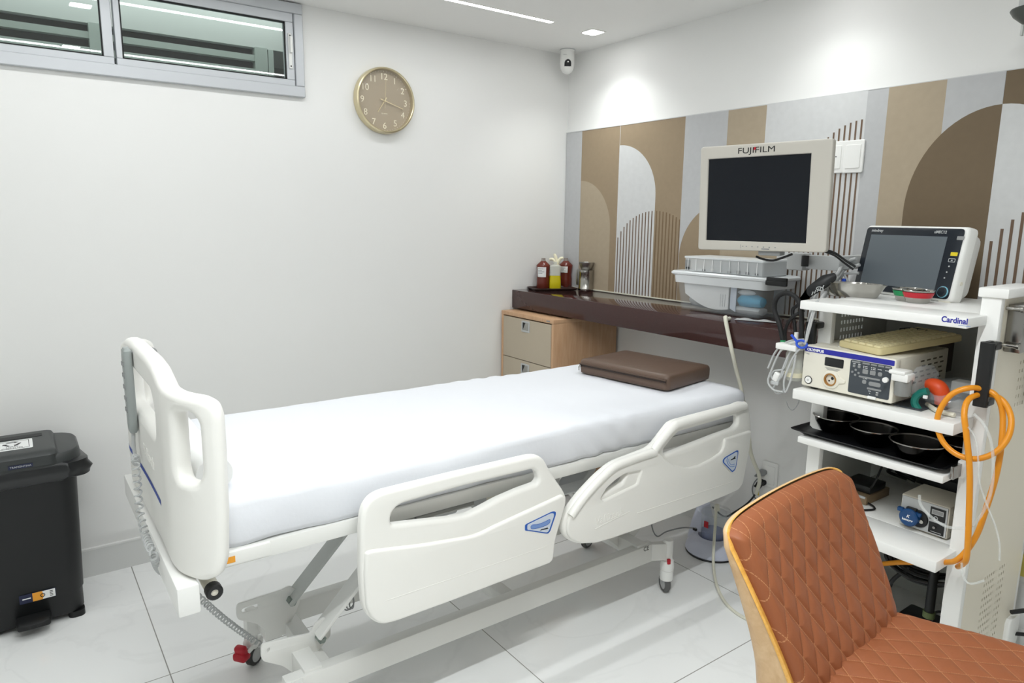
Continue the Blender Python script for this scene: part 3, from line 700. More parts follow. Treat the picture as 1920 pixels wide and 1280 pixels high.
# slotted lift plates and arms (foot end seen, head end the same)
Q1 = lambda P, Y: onY(crop(380, 980, 4.267, P), Y)
for Y, P, H, bolt, zup in ((1.90, [(465, 990), (480, 962), (860, 880), (900, 800), (965, 752), (1022, 790), (1020, 900), (870, 1080), (815, 1230), (765, 1225), (640, 1140), (480, 1102), (465, 1065)], [(508, 1010), (535, 988), (535, 1010), (520, 1036)], (928, 895), 0),
                          (2.10, [(268, 672), (282, 645), (640, 530), (690, 498), (780, 545), (782, 600), (735, 730), (695, 800), (660, 890), (560, 900), (490, 845), (425, 800), (280, 770), (268, 730)], [(305, 695), (330, 675), (440, 640), (440, 680), (320, 718)], (698, 605), 0)):
    b = MB(M_frame); b.plate([roundpoly(Q1(P, Y), .008, 3), roundpoly(Q1(H, Y), .004, 2)], .008, .001, faceY((0, Y, 0)))
    q = PX(*crop(380, 980, 4.267, [bolt])[0], Y=Y)
    s_ = -1 if Y < 2 else 1
    b.bb((q.x-.085, min(Y, Y+s_*.112), .165), (q.x-.03, max(Y, Y+s_*.112), .235), .004)
    b.m(M_zinc); b.cyl((q.x, Y-.030, q.z), (q.x, Y-.004, q.z), .014, None, 6); b.cyl((q.x, Y-.040, q.z), (q.x, Y-.030, q.z), .007, None, 10); b.build('lift_plate', bed)
    # arm up to the deck
    if Y < 2: A0, A1 = (940, 850), (1290, 380)
    else: A0, A1 = (715, 590), (1055, 150)
    a0 = PX(*crop(380, 980, 4.267, [A0])[0], Y=Y-.008); a1 = PX(*crop(380, 980, 4.267, [A1])[0], Y=Y-.008)
    d = (a1-a0).normalized(); a1 = a0+d*((.69-a0.z)/d.z)
    b = MB(M_greyfr if Y > 2 else M_frame); b.bar(a0-d*.02, a1, .012, .068, .003, (0, 1, 0)); b.build('lift_arm', bed)
    mir = lambda p: Vector((2.56-p.x, p.y, p.z))
    b = MB(M_frame); b.bar(mir(a0-d*.02), mir(a1), .012, .068, .003, (0, 1, 0)); b.build('lift_arm', bed)
    b = MB(M_frame); b.plate([[(2.56-p[0], p[1]) for p in Q1(P, Y)]], .008, .001, faceY((0, Y, 0))); b.bb((2.59-q.x, min(Y, Y+s_*.112), .165), (2.645-q.x, max(Y, Y+s_*.112), .235), .004); b.build('lift_plate', bed)
for x in (a1.x, 2.56-a1.x): b = MB(M_greyfr); b.cyl((x, 1.86, .66), (x, 2.14, .66), .02); b.build('lift_shaft', bed)
# bumper tubes at the foot
for y0, y1 in ((1.74, 1.615), (2.30, 2.43)):
    b = MB(M_offwhite); b.cyl((.318, y0, .648), (.318, y1, .648), .017); b.m(M_black); s_ = 1 if y1 > y0 else -1
    b.lathe([(.0195, -.02), (.0195, 0), (.016, .004), (.009, .004), (.007, -.006), (0, -.006)], 20, axisM((.318, y1, .648), (.318, y1+s_, .648))); b.build('bumper_tube', bed)
# coiled spare wire by the arm
b = MB(M_grey); q = PX(655, 1130, Y=1.92)
for k in range(3): b.tube([q+Vector((.012*k-.02, 0, .02)), q+Vector((-.018+.01*k, .004, -.012)), q+Vector((-.004+.008*k, .006, -.026)), q+Vector((.014, 0, -.008)), q+Vector((.012, 0, .03))], .0022, 6)
b.build('spare_wire', bed)
# casters
def caster(x, y, rot, brake):
    M = Matrix.Translation((x, y, 0)) @ Matrix.Rotation(rot, 4, 'Z')
    b = MB(M_white)
    if not brake:
        b.lathe([(0, .235), (.019, .235), (.021, .228), (.021, .15), (.026, .146), (.027, .138), (0, .138)], 24, M); b.lathe([(0, .14), (.027, .138), (.029, .12), (.0275, .105), (0, .105)], 24, M); b.lathe([(0, .106), (.0275, .104), (.027, .062), (.022, .06), (0, .06)], 24, M)
    else:
        b.lathe([(0, .19), (.02, .19), (.022, .12), (.022, .09), (0, .09)], 20, M); b.box((.01, 0, .085), (.055, .05, .03), .01, 2, M)
    c = b.build('caster', bed)
    w = MB(M_greyrub if not brake else M_darktyre); ax = M @ Matrix.Translation((.012, -.013 if not brake else -.0145, .038)) @ Matrix.Rotation(-PI/2, 4, 'X')
    rr_ = .038; hw = .026 if not brake else .029
    w.lathe([(.026, .002), (rr_-.006, 0), (rr_, .006), (rr_, hw-.006), (rr_-.006, hw), (.026, hw-.002)], 30, ax); w.m(M_lgrey); w.lathe([(0, .001), (.02, .001), (.0265, .003), (.0265, hw-.003), (.02, hw-.001), (0, hw-.001)], 30, ax); w.build('wheel', c)
    if brake:
        p = MB(M_red); p.box((-.030, 0, .094), (.026, .042, .05), .01, 3, M @ Matrix.Rotation(R(-14), 4, 'Y')); p.box((-.052, 0, .070), (.04, .05, .03), .011, 3, M); p.m(M_white); p.bar(M @ Vector((.01, -.02, .09)), M @ Vector((-.045, -.02, .082)), .008, .016, .003); p.build('brake_pedal', c)
    else:
        p = MB(M_red); p.box((-.024, .004, .15), (.012, .014, .022), .003, 2, M); p.build('brake_tab', c)
caster(2.078, 1.760, R(65), False); caster(2.066, 2.243, R(10), False); caster(.547, 2.248, R(38), True); caster(.545, 1.752, R(30), True)

# mattress with fitted sheet
NU, NV = 120, 44
c00, c10, c11, c01 = Vector((.345, 1.655)), Vector((2.375, 1.645)), Vector((2.375, 2.40)), Vector((.345, 2.44))
def mtop(u, v, k):
    """k: 0 top .. 1 bottom of the side"""
    p = (1-u)*(1-v)*c00+u*(1-v)*c10+u*v*c11+(1-u)*v*c01; return p
from mathutils import noise
def wr(x, y, z, s): return noise.noise(Vector((x*s, y*s, z*s)))
bmm = bmesh.new(); rows = []
prof = [(-.004, 0), (0, .012), (.003, .03), (.002, .06), (0, .085), (.004, .105), (.02, .118), (.045, .122)]   # inward, down
cen = (c00+c10+c11+c01)/4
# perimeter ring
per = []
K1, K2 = 90, 36
for i in range(K1): per.append((i/K1, 0))
for i in range(K2): per.append((1, i/K2))
for i in range(K1): per.append((1-i/K1, 1))
for i in range(K2): per.append((0, 1-i/K2))
def base(u, v):
    p = mtop(u, v, 0); rc = .04
    return p
ZM = .852
def topz(p):
    return ZM+.004*wr(p.x, p.y, 0, 3)+.0022*abs(wr(p.x*1.3+5, p.y*.8, 2, 6))+.002*wr(p.x, p.y, 4, 14)
rings = []
ringdefs = [(.34, 0), (.24, 0), (.16, 0), (.10, 0), (.06, 0), (.03, .001), (.014, .005), (.004, .013), (0, .026), (-.002, .045), (-.001, .07), (.001, .09), (.004, .112), (.010, .127), (.035, .131)]
for ins, dn in ringdefs:
    ring = []
    for u, v in per:
        p = mtop(u, v, 0)
        # rounded corners
        du = min(u, 1-u)*2.03; dv = min(v, 1-v)*.77; rc = .035
        if du < rc and dv < rc:
            e = math.hypot(rc-du, rc-dv); q = (e-rc)
            if q > 0: p = p+(cen-p).normalized()*q*1.0
        d = Vector((0, 0))
        if u in (0, 1): d.x += 1 if u == 0 else -1
        if v in (0, 1): d.y += 1 if v == 0 else -1
        if d.length == 0: d = (cen-p)
        cu, cv = max(.0, min(1, u)), v
        tu = ins/2.03; tv = ins/.77
        uu = tu+u*(1-2*tu); vv = tv+v*(1-2*tv)
        pp = mtop(uu, vv, 0)+(p-mtop(u, v, 0))*(1 if ins < .05 else 0)
        z = topz(pp)-dn
        sag = 0
        if dn > .02:
            w = .006*wr(pp.x*1.0, pp.y, z*2.2, 4.5)+.0035*wr(pp.x, pp.y, z, 13)
            # gathered folds near the hinge of the backrest
            w += .007*math.exp(-((pp.x-1.62)/.16)**2)*math.sin((pp.x+1.1*z)*62)*min(1, (dn-.02)/.05)
            dirn = Vector((0, -1)) if v < .02 else (Vector((0, 1)) if v > .98 else (Vector((-1, 0)) if u < .5 else Vector((1, 0))))
            pp = pp+dirn*w
            z += .006*wr(pp.x, 3, 1, 5)*min(1, (dn-.09)/.03) if dn > .09 else 0
        else:
            z += .004*math.exp(-((pp.x-1.6)/.2)**2)*math.sin(pp.x*70)*max(0, 1-ins/.1)
        ring.append(Vector((pp.x, pp.y, z)))
    rings.append(ring)
b = MB(M_sheet); b.loft(rings, False, True)
# dense top: bridge inner ring with a fan of grid rows
inner = rings[0]; n = len(inner)
gx, gy = K1, K2
verts = []; faces = []
tu, tv = .34/2.03, .34/.77
for j in range(gy+1):
    for i in range(gx+1):
        u, v = tu+(i/gx)*(1-2*tu), tv+(j/gy)*(1-2*tv); p = mtop(u, v, 0); verts.append((p.x, p.y, topz(p)))
for j in range(gy):
    for i in range(gx): a = j*(gx+1)+i; faces.append((a, a+1, a+gx+2, a+gx+1))
b.raw(verts, faces)
tag(b.build('mattress', ang=80), 'mattress under a fitted white sheet, lying on the hospital bed', 'mattress')

# brown pillow
C_ = [PX(*q, Z=.862) for q in ((1087, 697), (1255, 733), (1333, 707))]
pl0, pl1, pl2 = C_
ux = (pl1-pl0); uy = (pl2-pl1); pl2 = pl1+uy.normalized()*.33; W_, D_ = ux.length, .33
yawp = math.atan2(ux.y, ux.x); ctr = (pl0+pl2)/2
t = thing('pillow', 'flat brown leatherette pillow with a zip, lying at the head of bed', 'pillow', M=Matrix.Translation((ctr.x, ctr.y, .8575)) @ Matrix.Rotation(yawp, 4, 'Z'))
b = MB(M_leather); rings = []
for z, k in ((.0, .96), (.004, .99), (.02, 1.0), (.045, 1.0), (.054, .992), (.060, .97), (.064, .90), (.067, .6), (.069, .2)):
    rings.append([Vector((x*k if k < .9 else x-math.copysign((1-k)*.2, x), y*k if k < .9 else y-math.copysign((1-k)*.2, y), z+(.004*math.sin(x*9+1)*math.cos(y*11) if z > .05 else .0))) for x, y in rr(W_, D_, .022, 5)])
b.loft(rings); b.build('pillow_cover', t, True, ang=50)
b = MB(M_zip); b.box((0, -D_/2-.001, .036), (W_-.02, .004, .007), .001); b.m(M_leatherd); b.box((0, -D_/2-.001, .043), (W_-.012, .008, .006), .0028); b.box((0, -D_/2-.001, .030), (W_-.012, .005, .005), .002); b.m(M_steel); b.box((-W_/2+.014, -D_/2-.005, .034), (.012, .006, .008), .001); b.box((-W_/2+.008, -D_/2-.006, .022), (.006, .002, .018), .0008); b.build('zip', t, True)

# paper roll at the foot of the mattress
t = thing('paper_roll', 'roll of white examination paper lying behind the footboard', 'paper roll', (.352, 2.0, .856))
b = MB(M_paper); ax = axisM((.356, 1.715, .899), (.356, 2.325, .899)); b.lathe([(.021, 0), (.042, 0), (.043, .001), (.043, .609), (.042, .61), (.021, .61)], 32, ax); b.build('paper', t)
b = MB(M_card); b.lathe([(.0185, -.001), (.021, -.001), (.021, .611), (.0185, .611), (.0185, -.001)], 24, ax); b.build('cardboard_core', t)

# bed remote hanging on the footboard, with its coiled cord
rp = Vector((FX-.022-.036, 2.10, 1.012))
t = thing('bed_remote', 'grey hand control hooked over the footboard of the bed', 'remote control', rp)
b = MB(M_remote); T = faceX(rp)
b.loft([[T @ Vector((x*k, y_, z*k2)) for x, z in rr(.050, .022, .009, 4)] for y_, k, k2 in ((-.085, .55, .7), (-.08, .72, .9), (-.06, .9, 1), (.03, 1, 1), (.12, 1, 1), (.145, .92, .95), (.152, .6, .6))]); b.build('handset', t)
for r_ in range(5):
    for c_ in (-1, 1): b = MB(M_grey); b.box((c_*.011, -.02+r_*.032, .0115), (.013, .012, .003), .001, 1, T); b.build('button', t)
b = MB(M_grey); b.tube([rp+Vector((.006, -.014, .12)), rp+Vector((.008, -.014, .139)), rp+Vector((.03, -.014, .146)), rp+Vector((.06, -.014, .146)), rp+Vector((.07, -.014, .136)), rp+Vector((.071, -.014, .11))], .0035, 8); b.build('hook', t)
b = MB(M_lgrey)
path = [rp+Vector((0, 0, -.085)), rp+Vector((-.002, 0, -.13)), rp+Vector((0, -.01, -.17))]
b.tube(path, .005, 8)
start = path[-1]
cpts = [start]+[PX(x, y, X=.218) for x, y in ((254, 860), (258, 910), (263, 960), (273, 1005), (287, 1038))]+[Vector((.25, PX(300, 1058, X=.25).y, .585)), PX(338, 1090, Y=1.98), PX(376, 1122, Y=1.98), PX(420, 1160, Y=2.05), PX(468, 1195, Y=2.14), PX(500, 1215, Y=2.16)]
P = smoothpath(cpts, 12); hel = []; Ls = [0]
for i in range(1, len(P)): Ls.append(Ls[-1]+(P[i]-P[i-1]).length)
tot = Ls[-1]; turns = 66; steps = turns*9
j = 0
for k in range(steps+1):
    s_ = tot*k/steps
    while j < len(P)-2 and Ls[j+1] < s_: j += 1
    f = (s_-Ls[j])/(Ls[j+1]-Ls[j]); c = P[j].lerp(P[j+1], f); d = (P[j+1]-P[j]).normalized(); x = d.cross(Vector((.3, .9, .1))).normalized(); y = d.cross(x)
    a = 2*PI*k/9; hel.append(c+.0085*(math.cos(a)*x+math.sin(a)*y))
b.tube(hel, .0026, 5, 0); b.build('coiled_cord', t)
# ------------------------------------------------------------------ pedal bin
BX, BY = -.05, 3.06
t = thing('pedal_bin', 'black plastic pedal bin with liner, standing against the wall by the bed', 'bin', (BX, BY, 0))
b = MB(M_bin); rings = []
for z, w, d, r in ((.022, .318, .258, .05), (.03, .326, .266, .05), (.105, .326, .266, .05), (.112, .334, .272, .05), (.3, .346, .282, .055), (.6, .366, .30, .06), (.612, .37, .304, .06)):
    rings.append([Vector((BX+x, BY+y, z)) for x, y in rr(w, d, r, 7)])
b.loft(rings)
for sx in (-1, 1):
    for sy in (-1, 1): b.loft([[Vector((BX+sx*.135+x, BY+sy*.105+y, z)) for x, y in rr(.055, .055, .02, 4)] for z in (0, .024)])
b.build('bin_body', t)
b = MB(M_lid)
b.loft([[Vector((BX+x, BY+y, z+(.012 if y < -.1 else 0)*0)) for x, y in rr(w, d, r, 8)] for z, w, d, r in ((.618, .40, .315, .09), (.622, .405, .32, .09), (.652, .398, .314, .09), (.660, .385, .30, .085), (.662, .36, .28, .08))])
b.loft([[Vector((BX+x, BY+y, z)) for x, y in rr(w, d, r, 5)] for z, w, d, r in ((.63, .262, .332, .03), (.664, .258, .328, .03), (.676, .246, .30, .028), (.679, .23, .27, .025))])
b.m(M_bin); b.bb((BX-.13, BY+.06, .6785), (BX+.09, BY+.10, .680)); b.build('bin_lid', t)
T = frame((BX-.005, BY-.02, .6795), (1, 0, 0), (0, 1, 0))
b = MB(M_paper); b.rect(.125, .125, T, .0006, .008); b.m(M_ink)
b.plate([[(-.052, -.05), (.052, -.05), (.052, .05), (-.052, .05)], [(-.050, -.048), (.050, -.048), (.050, .048), (-.050, .048)]], .0004, 0, T @ Matrix.Translation((0, 0, .0006)))
for k in range(3):
    Tk = T @ Matrix.Translation((0, .016, .0006)) @ Matrix.Rotation(R(120*k), 4, 'Z')
    b.plate([[(-.012, .016), (.008, .016), (.008, .011), (.020, .020), (.008, .029), (.008, .024), (-.015, .024), (-.019, .019)]], .0004, 0, Tk)
b.text('LIXO', .017, T @ Matrix.Translation((0, -.027, .0006)), .0002, 'CENTER'); b.text('COMUM', .017, T @ Matrix.Translation((0, -.045, .0006)), .0002, 'CENTER'); b.build('lid_sticker', t)
b = MB(M_labelnavy); M = faceY((BX+.015, BY-.168, .640)); b.rect(.072, .014, M, .001); b.m(M_lgrey); b.text('TRAMONTINA', .0095, M @ Matrix.Translation((0, -.0035, .0006)), .0003, 'CENTER', sx=1.0); b.build('brand_label', t)
# liner folded over the rim
b = MB(M_bag); rings = []
for k, (z, e) in enumerate(((.632, -.005), (.626, .008), (.612, .016), (.598, .014), (.582, .018), (.568, .012), (.556, .016), (.553, .008))):
    ring = []
    for i, (x, y) in enumerate(rr(.372, .306, .06, 14)):
        a = math.atan2(y, x); n = Vector((x, y)).normalized()
        w = e+.010*noise.noise(Vector((x*14, y*14, z*20)))*(k > 0)+.005*noise.noise(Vector((x*40, y*40, z*30)))*(k > 0)
        zz = z+.016*noise.noise(Vector((x*9, y*9, 3)))*(k > 3)
        if x > .13 and y < -.02 and k > 1: w += .030*math.exp(-((y+.10)/.05)**2)*(1.2-abs(k-4)*.18); zz += .012
        ring.append(Vector((BX+x+n.x*w, BY+y+n.y*w, zz)))
    rings.append(ring)
b.loft(rings, False, False); b.build('bin_liner', t, ang=60)
M = faceY((BX+.02, BY-.139, .128)) @ Matrix.Rotation(R(-2), 4, 'X')
b = MB(M_labelnavy); b.rect(.112, .034, M, .001, .003); b.m(M_paper); b.plate([[(.0, -.015), (.054, -.015), (.054, .015), (.0, .015)]], .0004, 0, M @ Matrix.Translation((0, 0, .0007))); b.rect(.026, .004, M @ Matrix.Translation((-.034, 0, .0007)), .0004)
b.m(M_labelor); b.plate([[(-.016, -.016), (.014, -.016), (.018, 0), (.014, .016), (-.016, .016)]], .0004, 0, M @ Matrix.Translation((0, 0, .0011)))
b.m(M_ink); b.lathe([(.005, 0), (.0075, 0), (.0075, .0004), (.005, .0004)], 18, M @ Matrix.Translation((.015, 0, .0015)))
for i in range(4): b.rect(.010, .0025, M @ Matrix.Translation((.042, -.009+.006*i, .0012)), .0003)
b.build('product_sticker', t)
b = MB(M_black); b.loft([[Vector((BX+x, BY-.15-y_, .048+z)) for x, z in rr(.11*k, .026*k, .01, 4)] for y_, k in ((-.03, 1), (.02, 1), (.05, .92), (.058, .6))]); b.build('pedal', t)

# ------------------------------------------------------------------ things on the counter
CT = 1.1115
tc_ = PX(1037, 540, Z=CT)
tx, ty = 2.565, 3.14
t = thing('serving_tray', 'small dark brown tray holding the bottles at the far counter end', 'tray', (tx, ty, CT))
b = MB(M_traybr); M = Matrix.Translation((tx, ty, CT)) @ Matrix.Rotation(R(-20), 4, 'Z')
b.loft([[M @ Vector((x, y, z)) for x, y in rr(w, d, .02, 5)] for z, w, d in ((0, .25, .15), (.002, .255, .155), (.012, .268, .168), (.013, .264, .164), (.006, .252, .152), (.004, .246, .146))]); b.build('tray_dish', t)
def bottle(name, px, py, r, h, m, label, cat='bottle', lab=None, z=CT+.005):
    p = PX(px, py, Z=z); t = thing(name, label, cat, p); T = Matrix.Translation(p)
    f = MB(m); f.lathe([(0, 0), (r*.9, 0), (r*.96, .004), (r*.93, h*.28), (r*.88, h*.42), (r*.92, h*.55), (r*1.02, h*.74), (r*.98, h*.77), (r*.38, h*.90), (r*.32, h*.91), (0, h*.91)], 32, T); bod = f.build('bottle_body', t)
    f = MB(M_bottlecap); f.lathe([(0, h*.905), (r*.34, h*.905), (r*.34, h*.93), (r*.30, h*.935), (r*.30, h), (0, h)], 20, T); f.build('bottle_cap', t)
    if lab:
        a0, a1, z0, z1 = lab; f = MB(M_paper); n = 12
        ang = lambda i: R(a0+(a1-a0)*i/n)
        for i in range(n):
            f.raw([T @ Vector((q*math.cos(ang(k)), q*math.sin(ang(k)), zz)) for k, zz, q in ((i, h*z0, r*.945), (i+1, h*z0, r*.945), (i+1, h*z1, r*1.01), (i, h*z1, r*1.01))], [(0, 1, 2, 3)])
        f.m(M_print)
        for j, (s0, s1) in enumerate(((.1, .7), (.1, .55), (.1, .8), (.1, .6))):
            zz = h*(z1-.06-.05*j); q = r*(1.02-.012*j)
            for i in range(8):
                k0, k1 = s0+(s1-s0)*i/8, s0+(s1-s0)*(i+1)/8; A0, A1 = R(a0+(a1-a0)*k0), R(a0+(a1-a0)*k1)
                f.raw([T @ Vector((q*math.cos(a), q*math.sin(a), zz+dz)) for a, dz in ((A0, 0), (A1, 0), (A1, .0022), (A0, .0022))], [(0, 1, 2, 3)])
        f.build('paper_label', bod, recalc=False)
    return t
bottle('antiseptic_bottle', 1018, 539.5, .0405, .175, M_amber, 'brown bottle on the counter tray, full square label, left of yellow bottle', lab=(176, 256, .38, .71))
bottle('antiseptic_bottle', 1060, 537, .0405, .172, M_amber, 'brown bottle on the counter tray, torn label, right of yellow bottle', lab=(180, 246, .50, .72))
p = PX(1040, 540, Z=CT+.005); t = thing('yellow_bottle', 'clear squeeze bottle half full of yellow liquid, between two brown bottles', 'bottle', p); T = Matrix.Translation(p) @ Matrix.Rotation(R(-30), 4, 'Z')
b = MB(M_bottleclear); b.loft([[T @ Vector((x, y, z)) for x, y in rr(w, w*.8, .012, 4)] for z, w in ((.076, .062), (.09, .062), (.13, .068), (.136, .05), (.14, .024), (.155, .022))]); b.build('bottle_body', t)
b = MB(M_yliq); b.loft([[T @ Vector((x, y, z)) for x, y in rr(w, w*.8, .012, 4)] for z, w in ((0, .066), (.002, .068), (.04, .066), (.0755, .062))]); b.build('yellow_liquid', t)
p = PX(1003, 536, Z=CT+.005); t = thing('squeeze_bottle', 'pale translucent bottle behind the left brown bottle on the tray', 'bottle', p); T = Matrix.Translation(p)
b = MB(M_bottleclear); b.lathe([(0, 0), (.03, 0), (.034, .004), (.032, .05), (.029, .07), (.033, .10), (.031, .125), (.015, .14), (.012, .15), (0, .15)], 24, T); b.build('bottle_body', t)
b = MB(M_cream); b.lathe([(0, .1501), (.013, .1501), (.013, .168), (.004, .175), (0, .175)], 16, T); b.build('bottle_cap', t)
g = MB(M_glove)
q = PX(1022, 500, Z=CT+.15); 
for a, ln in ((2.8, .05), (1.9, .06), (.7, .05)):
    d = Vector((math.cos(a)*.55, -math.cos(a)*.83, .75*abs(math.sin(a))+.25)); base_ = Vector((2.635, 3.185, CT+.145))
    g.tube([base_, base_+d*ln*.5+Vector((0, 0, .012)), base_+d*ln], lambda s: .011-.004*s, 8)
g.tube([Vector((2.635, 3.185, CT+.008)), Vector((2.64, 3.19, CT+.08)), Vector((2.635, 3.185, CT+.145))], lambda s: .02-.006*s, 10)
tag(g.build('latex_glove'), 'pale yellow latex glove bunched up behind the bottles on the tray', 'glove')
p = PX(1098, 544, Z=CT); t = thing('steel_canister', 'polished steel canister with a small bowl as lid beside the tray', 'canister', p); T = Matrix.Translation(p)
b = MB(M_steel); b.lathe([(0, 0), (.042, 0), (.044, .003), (.044, .015), (.042, .018), (.042, .098), (.043, .10), (.043, .118), (.040, .12), (.0, .12)], 36, T); b.build('canister_body', t)
b = MB(M_brush); a = Vector((-.62, .78, 0))
b.bar(p+a*.046+Vector((0, 0, .03)), p+a*.046+Vector((0, 0, .125)), .004, .014, .001, (0, 1, 0)); b.bar(p+a*.054+Vector((0, 0, .03)), p+a*.054+Vector((0, 0, .118)), .003, .010, .001, (0, 1, 0)); b.build('canister_clip', t)
p2 = p+Vector((0, 0, .1205)); T = Matrix.Translation(p2)
b = MB(M_brush); b.lathe([(0, 0), (.026, 0), (.030, .004), (.041, .03), (.045, .042), (.043, .043), (.038, .03), (.027, .007), (0, .005)], 36, T); tag(b.build('steel_bowl'), 'small steel bowl sitting on top of the canister', 'bowl')

# plastic tub with its organiser box
y0, y1, x0, x1 = 1.70, 2.175, 2.52, 2.735
yc, xc = (y0+y1)/2, (x0+x1)/2
t = thing('storage_tub', 'clear plastic storage tub with frosted lid full of supplies on the counter', 'storage box', (xc, yc, CT))
b = MB(M_clear); out_ = []
def ringt(z, ex, ey, r): return [Vector((xc+x, yc+y, z)) for x, y in rr((x1-x0)+ex, (y1-y0)+ey, r, 5)]
b.loft([ringt(CT+.001, -.02, -.06, .02), ringt(CT+.004, -.012, -.045, .025), ringt(CT+.09, 0, -.012, .03), ringt(CT+.162, .006, .012, .03)], True, False)
b.loft([ringt(CT+.008, -.022, -.055, .02), ringt(CT+.09, -.006, -.02, .028), ringt(CT+.162, 0, .004, .028)], True, False)
b.build('tub_body', t)
b = MB(M_lidclear); b.loft([ringt(CT+.158, .012, .05, .03), ringt(CT+.164, .024, .066, .03), ringt(CT+.172, .024, .066, .03), ringt(CT+.178, .012, .05, .028), ringt(CT+.178, -.02, 0, .02), ringt(CT+.174, -.03, -.01, .02)], False, True)
b.loft([ringt(CT+.125, .012, .022, .03), ringt(CT+.16, .016, .03, .03)], False, False); b.build('tub_lid', t)
b = MB(M_black); ya_, yb_ = PX(1475, 517, X=2.505).y, PX(1437, 516, X=2.505).y; b.bb((x0-.016, ya_, CT+.150), (x0-.0, yb_, CT+.184), .004); b.bb((x0-.020, ya_-.004, CT+.152), (x0-.010, yb_, CT+.170), .002); b.build('clip_handle', t)
# contents
def sheet(name, label, cat, pts, m, th=.0012, bow=None):
    b = MB(m); t_ = []
    n = 14
    ring = [[], []]
    A, B, C, D = [Vector(p) for p in pts]
    top = []; bot = []
    us = [i/n for i in range(n+1)]
    rows = []
    for i in us:
        rows.append([A.lerp(B, i).lerp(D.lerp(C, i), j)+(bow(i, j) if bow else Vector()) for j in us])
    verts = [p for r_ in rows for p in r_]; k = n+1
    faces = [(i*k+j, (i+1)*k+j, (i+1)*k+j+1, i*k+j+1) for i in range(n) for j in range(n)]
    off = Vector((th, 0, 0)); verts2 = [v+off for v in verts]; N_ = len(verts)
    b.raw(verts+verts2, faces+[tuple(q+N_ for q in f[::-1]) for f in faces])
    return b
bw = lambda i, j: Vector((-.012*math.sin(PI*i), 0, -.02*(1-j)*math.sin(PI*i*.6)))
b = sheet('', '', '', [(x0+.014, 2.125, CT+.075), (x0+.014, 1.885, CT+.025), (x0+.014, 1.885, CT+.15), (x0+.014, 2.135, CT+.13)], M_paper, .006, lambda i, j: Vector((.006*math.sin(PI*i), 0, -.028*(1-j)*math.sin(PI*i))))
b.m(M_print)
for k in range(3): b.bb((x0+.0125, 1.925-.012*k, CT+.035), (x0+.0132, 1.926-.012*k, CT+.09))
tag(b.build('folded_papers'), 'folded white papers standing against the front of the clear tub', 'papers')
b = sheet('', '', '', [(x0+.02, 1.88, CT+.03), (x0+.02, 1.85, CT+.018), (x0+.02, 1.85, CT+.148), (x0+.02, 1.88, CT+.146)], M_stickin, .003); tag(b.build('paper_envelope'), 'pale envelope beside the folded papers inside the clear tub', 'envelope')
b = MB(M_bluepack); b.loft([[Vector((x0+.05+.03*math.cos(a)*k, yy, CT+.068+.025*math.sin(a)*k+.006*noise.noise(Vector((a*2, yy*40, 1))))) for a in [2*PI*i/16 for i in range(16)]] for yy, k in ((1.855, .5), (1.84, .9), (1.80, 1.1), (1.76, 1.05), (1.735, .8), (1.728, .3))]); tag(b.build('blue_pack'), 'crumpled blue pack inside the clear tub on the counter', 'pack')
b = MB(M_bagclear); b.m(M_lgrey); b.loft([[Vector((x0+.06+.04*math.cos(a)*k, yy, CT+.028+.02*math.sin(a)*k+.005*noise.noise(Vector((a*3, yy*50, 5))))) for a in [2*PI*i/14 for i in range(14)]] for yy, k in ((1.88, .4), (1.85, .9), (1.79, 1.0), (1.74, .8), (1.735, .3))]); tag(b.build('grey_pouch'), 'silvery grey pouch under the blue pack in the clear tub', 'pouch')
b = MB(M_paper); b.loft([[Vector((x0+.055+.022*math.cos(a)*k, yy, CT+.102+.013*math.sin(a)*k)) for a in [2*PI*i/14 for i in range(14)]] for yy, k in ((1.862, .4), (1.845, .9), (1.815, 1.0), (1.79, .7), (1.78, .2))]); tag(b.build('gauze_pack'), 'white gauze pack lying on the blue pack in the clear tub', 'pack')
b = MB(M_lgrey); b.loft([[Vector((x0+.07+.04*math.cos(a)*k, yy, CT+.045+.034*math.sin(a)*k)) for a in [2*PI*i/16 for i in range(16)]] for yy, k in ((2.13, .5), (2.11, .9), (2.06, 1.0), (1.98, 1.0), (1.93, .8), (1.91, .4))]); tag(b.build('grey_bundle'), 'grey bundle at the bottom of the clear tub behind the papers', 'bundle')
b = MB(M_bagclear); b.m(M_paper); b = sheet('', '', '', [(2.44, 1.78, CT+.001), (2.50, 1.62, CT+.003), (2.535, 1.62, CT+.003), (2.49, 1.80, CT+.001)], M_lgrey, .001, lambda i, j: Vector((0, 0, .008*math.sin(PI*j)*math.sin(i*7)**2)))
tag(b.build('foil_packet'), 'crumpled foil packet on the counter in front of the tub', 'packet')
